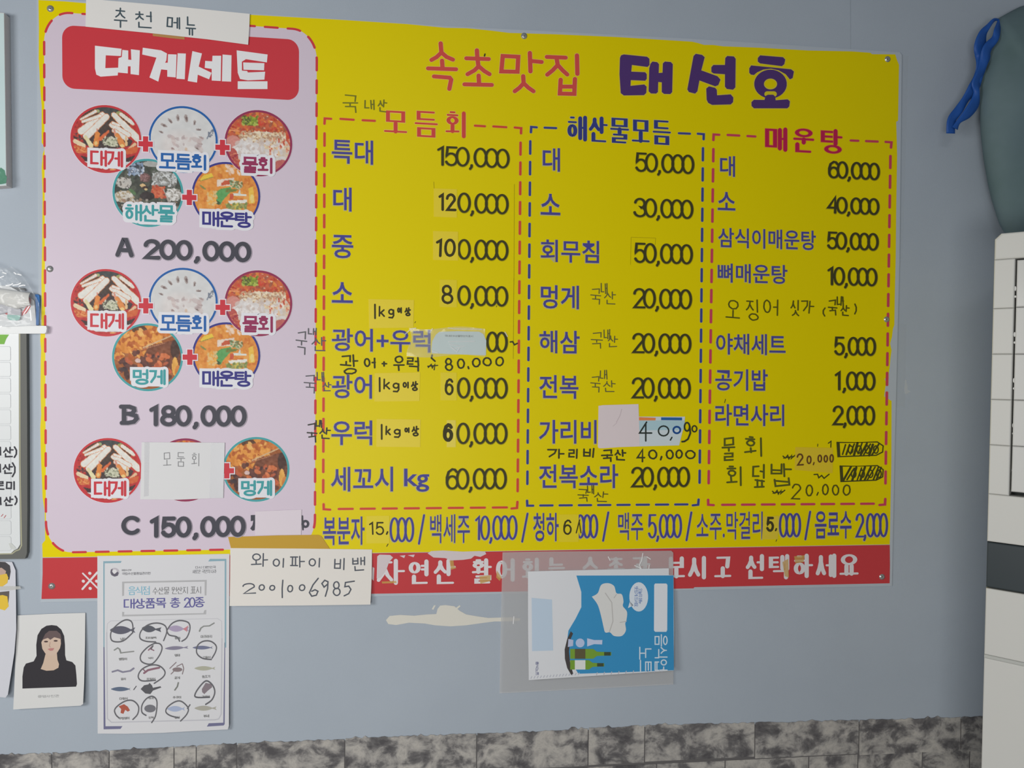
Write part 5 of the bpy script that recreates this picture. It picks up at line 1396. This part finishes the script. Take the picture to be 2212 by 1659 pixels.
for k in range(13):
    y0 = 748.5 + k * 34.2
    q = [(-90, y0), (20.5, y0), (22.5 + k * .08, y0 + 3), (22.8 + k * .08, y0 + 28), (20.5, y0 + 30.5), (-90, y0 + 31)]
    Ink(.0116).poly(q, 0).build('grid_cell', mat((200, 203, 204), .35, .4), wbd); 
    Ink(.0117).stroke(q, .6, .6).build('cell_outline', mat((188, 191, 193), .4), wbd)
t = Ink(.0119)
for c, b in [('산', (28, 390, 132, 500)), (')', (130, 390, 178, 500)), ('산', (22, 560, 125, 665)), (')', (110, 550, 165, 690)), ('미', (58, 735, 160, 825)), ('르', (-42, 735, 45, 830)), ('산', (35, 885, 130, 985)), (')', (138, 880, 180, 970)), ('내', (-80, 390, 10, 480)), ('내', (-80, 560, 8, 650)), ('내', (-80, 890, 12, 975))]:
    letters(t, c, zl3(*b), 1.6, wob=.03, seed=6)
t.build('handwriting', mat((56, 56, 62), .5), wbd, split=True)
t = Ink(.0119); t.stroke(zl3([(12, 1085), (30, 1065)]), .7).stroke(zl3([(40, 1100), (58, 1075)]), .7); t.build('pen_mark', mat((170, 80, 84), .5), wbd, stuff=True)
o = Ink(.0125).slab(zl3([(85, 1355), (110, 1350), (145, 1385), (160, 1405), (130, 1420), (100, 1400)]), .0008).build('clear_clip', mat((214, 216, 212), .2, .7, alpha=.5)); tag(o, 'clear clip on the lower corner of the chart board', 'clip')

# photo strip below


sd = Tilt(.004, 0, 1210, .045)


o = Ink(sd).slab([(-60, 1208), (26, 1214), (33.5, 1232), (34.5, 1300), (35, 1360), (31, 1410), (24, 1455), (17, 1500), (12, 1507), (-60, 1500)], .0005).build('photo_sheet', mat((192, 193, 200), .45)); tag(o, 'white photo sheet with two yellow-clothed figures under the chart board', 'photo sheet')
se = lambda k: sd.up(k * .0001)
for nm, zp_, c in [('photo_hair', [(-60, 130), (0, 115), (40, 118), (75, 145), (80, 190), (70, 250), (20, 250), (-60, 240)], (70, 68, 70)), ('photo_face', [(-60, 180), (10, 160), (45, 185), (40, 215), (0, 225), (-60, 220)], (176, 150, 138)), ('photo_clothes', [(-60, 225), (0, 215), (50, 205), (62, 235), (55, 275), (20, 300), (-60, 300)], (206, 172, 70)),
                   ('photo_hair', [(-60, 350), (20, 340), (70, 335), (68, 380), (60, 440), (-60, 440)], (92, 86, 82)), ('photo_clothes', [(-60, 375), (20, 365), (55, 375), (60, 420), (65, 450), (35, 480), (0, 470), (-60, 470)], (208, 176, 64))]:
    Ink(se(1 if 'hair' in nm else 2 if 'face' in nm else 3)).poly(zl4(zp_), 0).build(nm, mat(c, .5), o)
o = Ink(sd.up(.0006)).slab(zl4([(-60, 300), (10, 300), (70, 298), (150, 300), (158, 318), (90, 328), (-60, 335)]), .0003).build('clear_tape', mat((206, 206, 200), .2, .6, alpha=.35)); tag(o, 'clear tape across the middle of the photo sheet', 'tape')

# ================================================================== RIGHT SIDE: air conditioner
DA = .30
A0 = P(2149, 505, DA)
vp = M3.T @ np.array([(-860 - 1106) / F, (730 - 829.5) / F, 1.0]); u_ = -np.array([vp[0], vp[1], 0]); u_ /= np.linalg.norm(u_)
nin = np.array([-u_[1], u_[0], 0]); nin = nin if nin[1] > 0 else -nin        # into the body


def fpt(px, py, out=0.0):
    """point on the front face of the unit, out metres proud of it"""
    v = ray(px, py); a = A0 - nin * out; t = ((a - CAM) @ nin) / (v @ nin); return CAM + v * t


def sz(p): return (p - A0) @ u_, p[2]


def on(s, z, out=0.0):
    q = A0 + u_ * s - nin * out; return (q[0], q[1], z)


ztop = A0[2]; WID = .52
ac = empty('air_conditioner', on(WID / 2, 0, -.15)); tag(ac, 'tall white standing air conditioner with louvres and a dark stripe, right edge', 'air conditioner')
acm = mat((208, 208, 204), .4, .45, e=.85)


def prism(prof, z0, z1, name, m, parent, bev=0):
    """prof: (s, out) outline"""
    n = len(prof); V = [on(s, z0, o_) for s, o_ in prof] + [on(s, z1, o_) for s, o_ in prof]
    Fc = [tuple(range(n - 1, -1, -1)), tuple(range(n, 2 * n))] + [(i, (i + 1) % n, n + (i + 1) % n, n + i) for i in range(n)]
    return link(name, V, Fc, m, parent)


def zat(px, py): return sz(fpt(px, py))[1]


def sat(px, py): return sz(fpt(px, py))[0]


zseams = [zat(*zac(497, 305)), zat(*zac(494, 570)), zat(*zac(490, 817)), zat(*zac(485, 1063)), zat(*zac(480, 1310)), zat(*zac(474, 1577))]
s_sl0, s_sl1 = sat(*zac(603, 600)), sat(*zac(613, 600))
zs1 = zat(*zad(471, 428)); zs2 = zat(*zad(470, 680)); zs3 = zat(*zad(460, 1045)); zs4 = zat(*zad(460, 1062))
R8 = [(0.0, -.006), (.0018, -.0018), (.006, 0)]
prism([(0, -.30), (0, -.044), (WID, -.044), (WID, -.3)], .02, ztop - .02, 'body', acm, ac)


def panel(s0, s1, z0, z1, name, m=acm, out=0., th=.046, r=.0022, rtop=0, parent=None):
    """front panel with softened edges"""
    V = []; Fc = []
    lay = [(0, -th), (0, out - r), (r * .3, out - r * .3), (r, out)]
    for ins, oo in lay:
        V += [on(s0 + ins, z0 + ins, oo), on(s1 - ins, z0 + ins, oo), on(s1 - ins, z1 - ins - (0), oo), on(s0 + ins + rtop * .35, z1 - ins, oo) if rtop else on(s0 + ins, z1 - ins, oo)]
        if rtop: V += [on(s0 + ins, z1 - ins - rtop * .35, oo)]
    n = 5 if rtop else 4
    for j in range(3): Fc += [(j * n + i, j * n + (i + 1) % n, (j + 1) * n + (i + 1) % n, (j + 1) * n + i) for i in range(n)]
    Fc.append(tuple(3 * n + i for i in range(n)))
    return link(name, V, Fc, m, parent or ac)


panel(0, WID, zseams[0] + .0002, ztop, 'top_cap', r=.003, rtop=.03)
for k in range(5): panel(0, s_sl0, zseams[k + 1] + .0002, zseams[k] - .0002, 'side_panel', out=-.0)
panel(s_sl0 * 0, WID, zs1 + .0003, zseams[5] - .0002, 'middle_panel')
dk = mat((48, 52, 50), .5)
prism([(s_sl0, -.0435), (s_sl0, -.030), (WID - .068, -.030), (WID - .068, -.0435)], zseams[5], zseams[0], 'recess', dk, ac)
lz = [zat(*zac(617, 305)), zat(*zac(617, 562)), zat(*zac(612, 817)), zat(*zac(608, 1067)), zat(*zac(603, 1317)), zat(*zac(598, 1567))]
for k in range(5):
    lv = panel(s_sl1, WID - .07, lz[k + 1] + .0003, lz[k] - .0003, 'louvre', m=mat((206, 206, 204), .22 if k == 0 else .4, .6, e=.85), out=-.001, th=.016)
for k, y in enumerate((460, 710, 960, 1205, 1450)):
    for dy in (0, 44):
        x = 610 - k * 3.6; zz_ = zat(*zac(x, y + dy)); ss = sat(*zac(x, y + dy)); h_ = .0045 if dy == 0 else .0022
        V, Fc = [], []
        for o1 in (-.03, -.003):
            V += [on(ss + (s_sl1 - s_sl0) * .55 * math.cos(t_) , zz_ + h_ * math.sin(t_), o1) for t_ in [2 * math.pi * i / 10 for i in range(10)]]
        Fc = [(i, (i + 1) % 10, 10 + (i + 1) % 10, 10 + i) for i in range(10)] + [tuple(range(10, 20))]
        link('pivot_pin', V, Fc, acm, ac)
panel(WID - .068, WID, zseams[5] + .0008, zseams[0] - .0008, 'side_panel')
panel(0, WID, zs2 + .001, zs1 - .001, 'dark_stripe', m=mat((50, 58, 62), .3, .5), out=-.001)
panel(0, WID, zs3 + .0002, zs2 - .001, 'lower_panel'); panel(0, WID, zs4, zs3, 'grey_line', m=mat((178, 180, 176), .4), out=-.0006, r=.0005)
panel(0, WID, .04, zs4 - .0002, 'lower_panel')
prism([(.0, -.29), (.0, 0), (WID, 0), (WID, -.29)], 0, .04, 'base', mat((150, 150, 148), .5), ac)

# ================================================================== RIGHT SIDE: hanging fabric bag with blue ribbon
fab = mottled('grey_green_fabric', [(.3, (86, 106, 108)), (.7, (100, 118, 124))], 5, 4, .8, .25)
outl = z6([(2040, 122), (2100, 88), (2160, 55), (2212, 32)]) + [(2270, 2), (2400, -40), (2520, -30), (2560, 200), (2540, 400), (2470, 520), (2380, 560), (2260, 540)] + z6([(2130, 1560), (2060, 1470), (2010, 1320), (1980, 1200), (1950, 1030), (1930, 850), (1925, 650), (1935, 500), (1960, 420), (2000, 300), (2045, 200)])
cen = np.array([2330., 250.]); NR = 16; ring_n = 96
ol = [np.array(p) for p in outl]; L = [0]
for i in range(len(ol)): L.append(L[-1] + np.linalg.norm(ol[(i + 1) % len(ol)] - ol[i]))
rim = []
for k in range(ring_n):
    t_ = L[-1] * k / ring_n; j = next(i for i in range(len(ol)) if L[i + 1] >= t_); w_ = (t_ - L[j]) / (L[j + 1] - L[j]); rim.append(ol[j] * (1 - w_) + ol[(j + 1) % len(ol)] * w_)
V = []; Fc = []
for r in range(NR + 1):
    f_ = 1 - (r / NR) ** 1.6 * .985
    for k in range(ring_n):
        q = cen + (rim[k] - cen) * f_
        dd = .03 + .085 * math.sqrt(max(0, 1 - f_ ** 2.4)) + (1 - f_) * .006 * math.sin(q[0] / 21 + q[1] / 60) + (1 - f_) * .004 * math.sin(q[1] / 26 - q[0] / 90)
        V.append(tuple(P(q[0], q[1], dd)))
back = len(V)
for k in range(ring_n): q = cen + (rim[k] - cen) * .97; V.append(tuple(P(q[0], q[1], .008)))
for r in range(NR): Fc += [(r * ring_n + k, r * ring_n + (k + 1) % ring_n, (r + 1) * ring_n + (k + 1) % ring_n, (r + 1) * ring_n + k) for k in range(ring_n)]
Fc += [(k, back + k, back + (k + 1) % ring_n, (k + 1) % ring_n) for k in range(ring_n)]
Fc.append(tuple(NR * ring_n + k for k in range(ring_n)))
bag = link('fabric_bag', V, Fc, fab, None, True); tag(bag, 'grey-green fabric bag hanging behind the air conditioner with a blue drawstring', 'bag')


def ribbon(path, widths, depths, twist):
    V = []; Fc = []; n = len(path)
    for i in range(n):
        a = np.array(path[max(0, i - 1)]); b = np.array(path[min(n - 1, i + 1)]); d_ = b - a; d_ = d_ / np.linalg.norm(d_); nr = np.array([-d_[1], d_[0]])
        c = np.array(path[i])
        for sg, off in ((1, 0), (.4, .0015), (-.4, .0015), (-1, 0)):
            q = c + nr * widths[i] * sg; V.append(tuple(P(q[0], q[1], depths[i] + twist[i] * sg + off)))
        for sg, off in ((-1, -.0008), (1, -.0008)):
            q = c + nr * widths[i] * sg; V.append(tuple(P(q[0], q[1], depths[i] + twist[i] * sg + off)))
    for i in range(n - 1): Fc += [(i * 6 + j, i * 6 + (j + 1) % 6, (i + 1) * 6 + (j + 1) % 6, (i + 1) * 6 + j) for j in range(6)]
    Fc += [tuple(range(6)), tuple((n - 1) * 6 + j for j in range(5, -1, -1))]
    return V, Fc


def rib(pts, name):
    """pts: (x, y, half width px, depth, twist) in the z6 zoom"""
    sp = smooth_path([(x / 2.989 + 1472, y / 2.989, w, d, t) for x, y, w, d, t in pts])
    v, f = ribbon([(p[0], p[1]) for p in sp], [p[2] for p in sp], [p[3] for p in sp], [p[4] for p in sp])
    return link(name, v, f, mat((30, 78, 152), .45, .4, bump=.25, bscale=700), bag, True)


rib([(2052, 130, 2.5, .050, .0), (2020, 128, 3.5, .056, .003), (1985, 165, 5, .058, -.003), (1945, 220, 9, .058, .004), (1930, 300, 14, .056, .004), (1945, 360, 17, .054, -.003), (1935, 430, 11, .054, .005), (1915, 500, 10, .055, -.004), (1885, 570, 12, .053, .004), (1835, 640, 8, .05, .003), (1790, 710, 9.5, .05, -.003), (1745, 775, 9.5, .05, .003), (1738, 862, 9.5, .05, 0)], 'drawstring')
rib([(2050, 135, 3, .050, .0), (2040, 190, 7, .060, .003), (2025, 250, 8, .062, -.003), (1975, 310, 10, .062, .003), (1950, 400, 10, .060, -.003), (1925, 480, 9, .060, .004), (1900, 540, 9, .059, .003), (1905, 600, 7, .058, -.003), (1890, 670, 11, .055, .004), (1845, 735, 10, .054, .003), (1790, 785, 5, .052, 0), (1765, 830, 7, .05, .002)], 'drawstring')
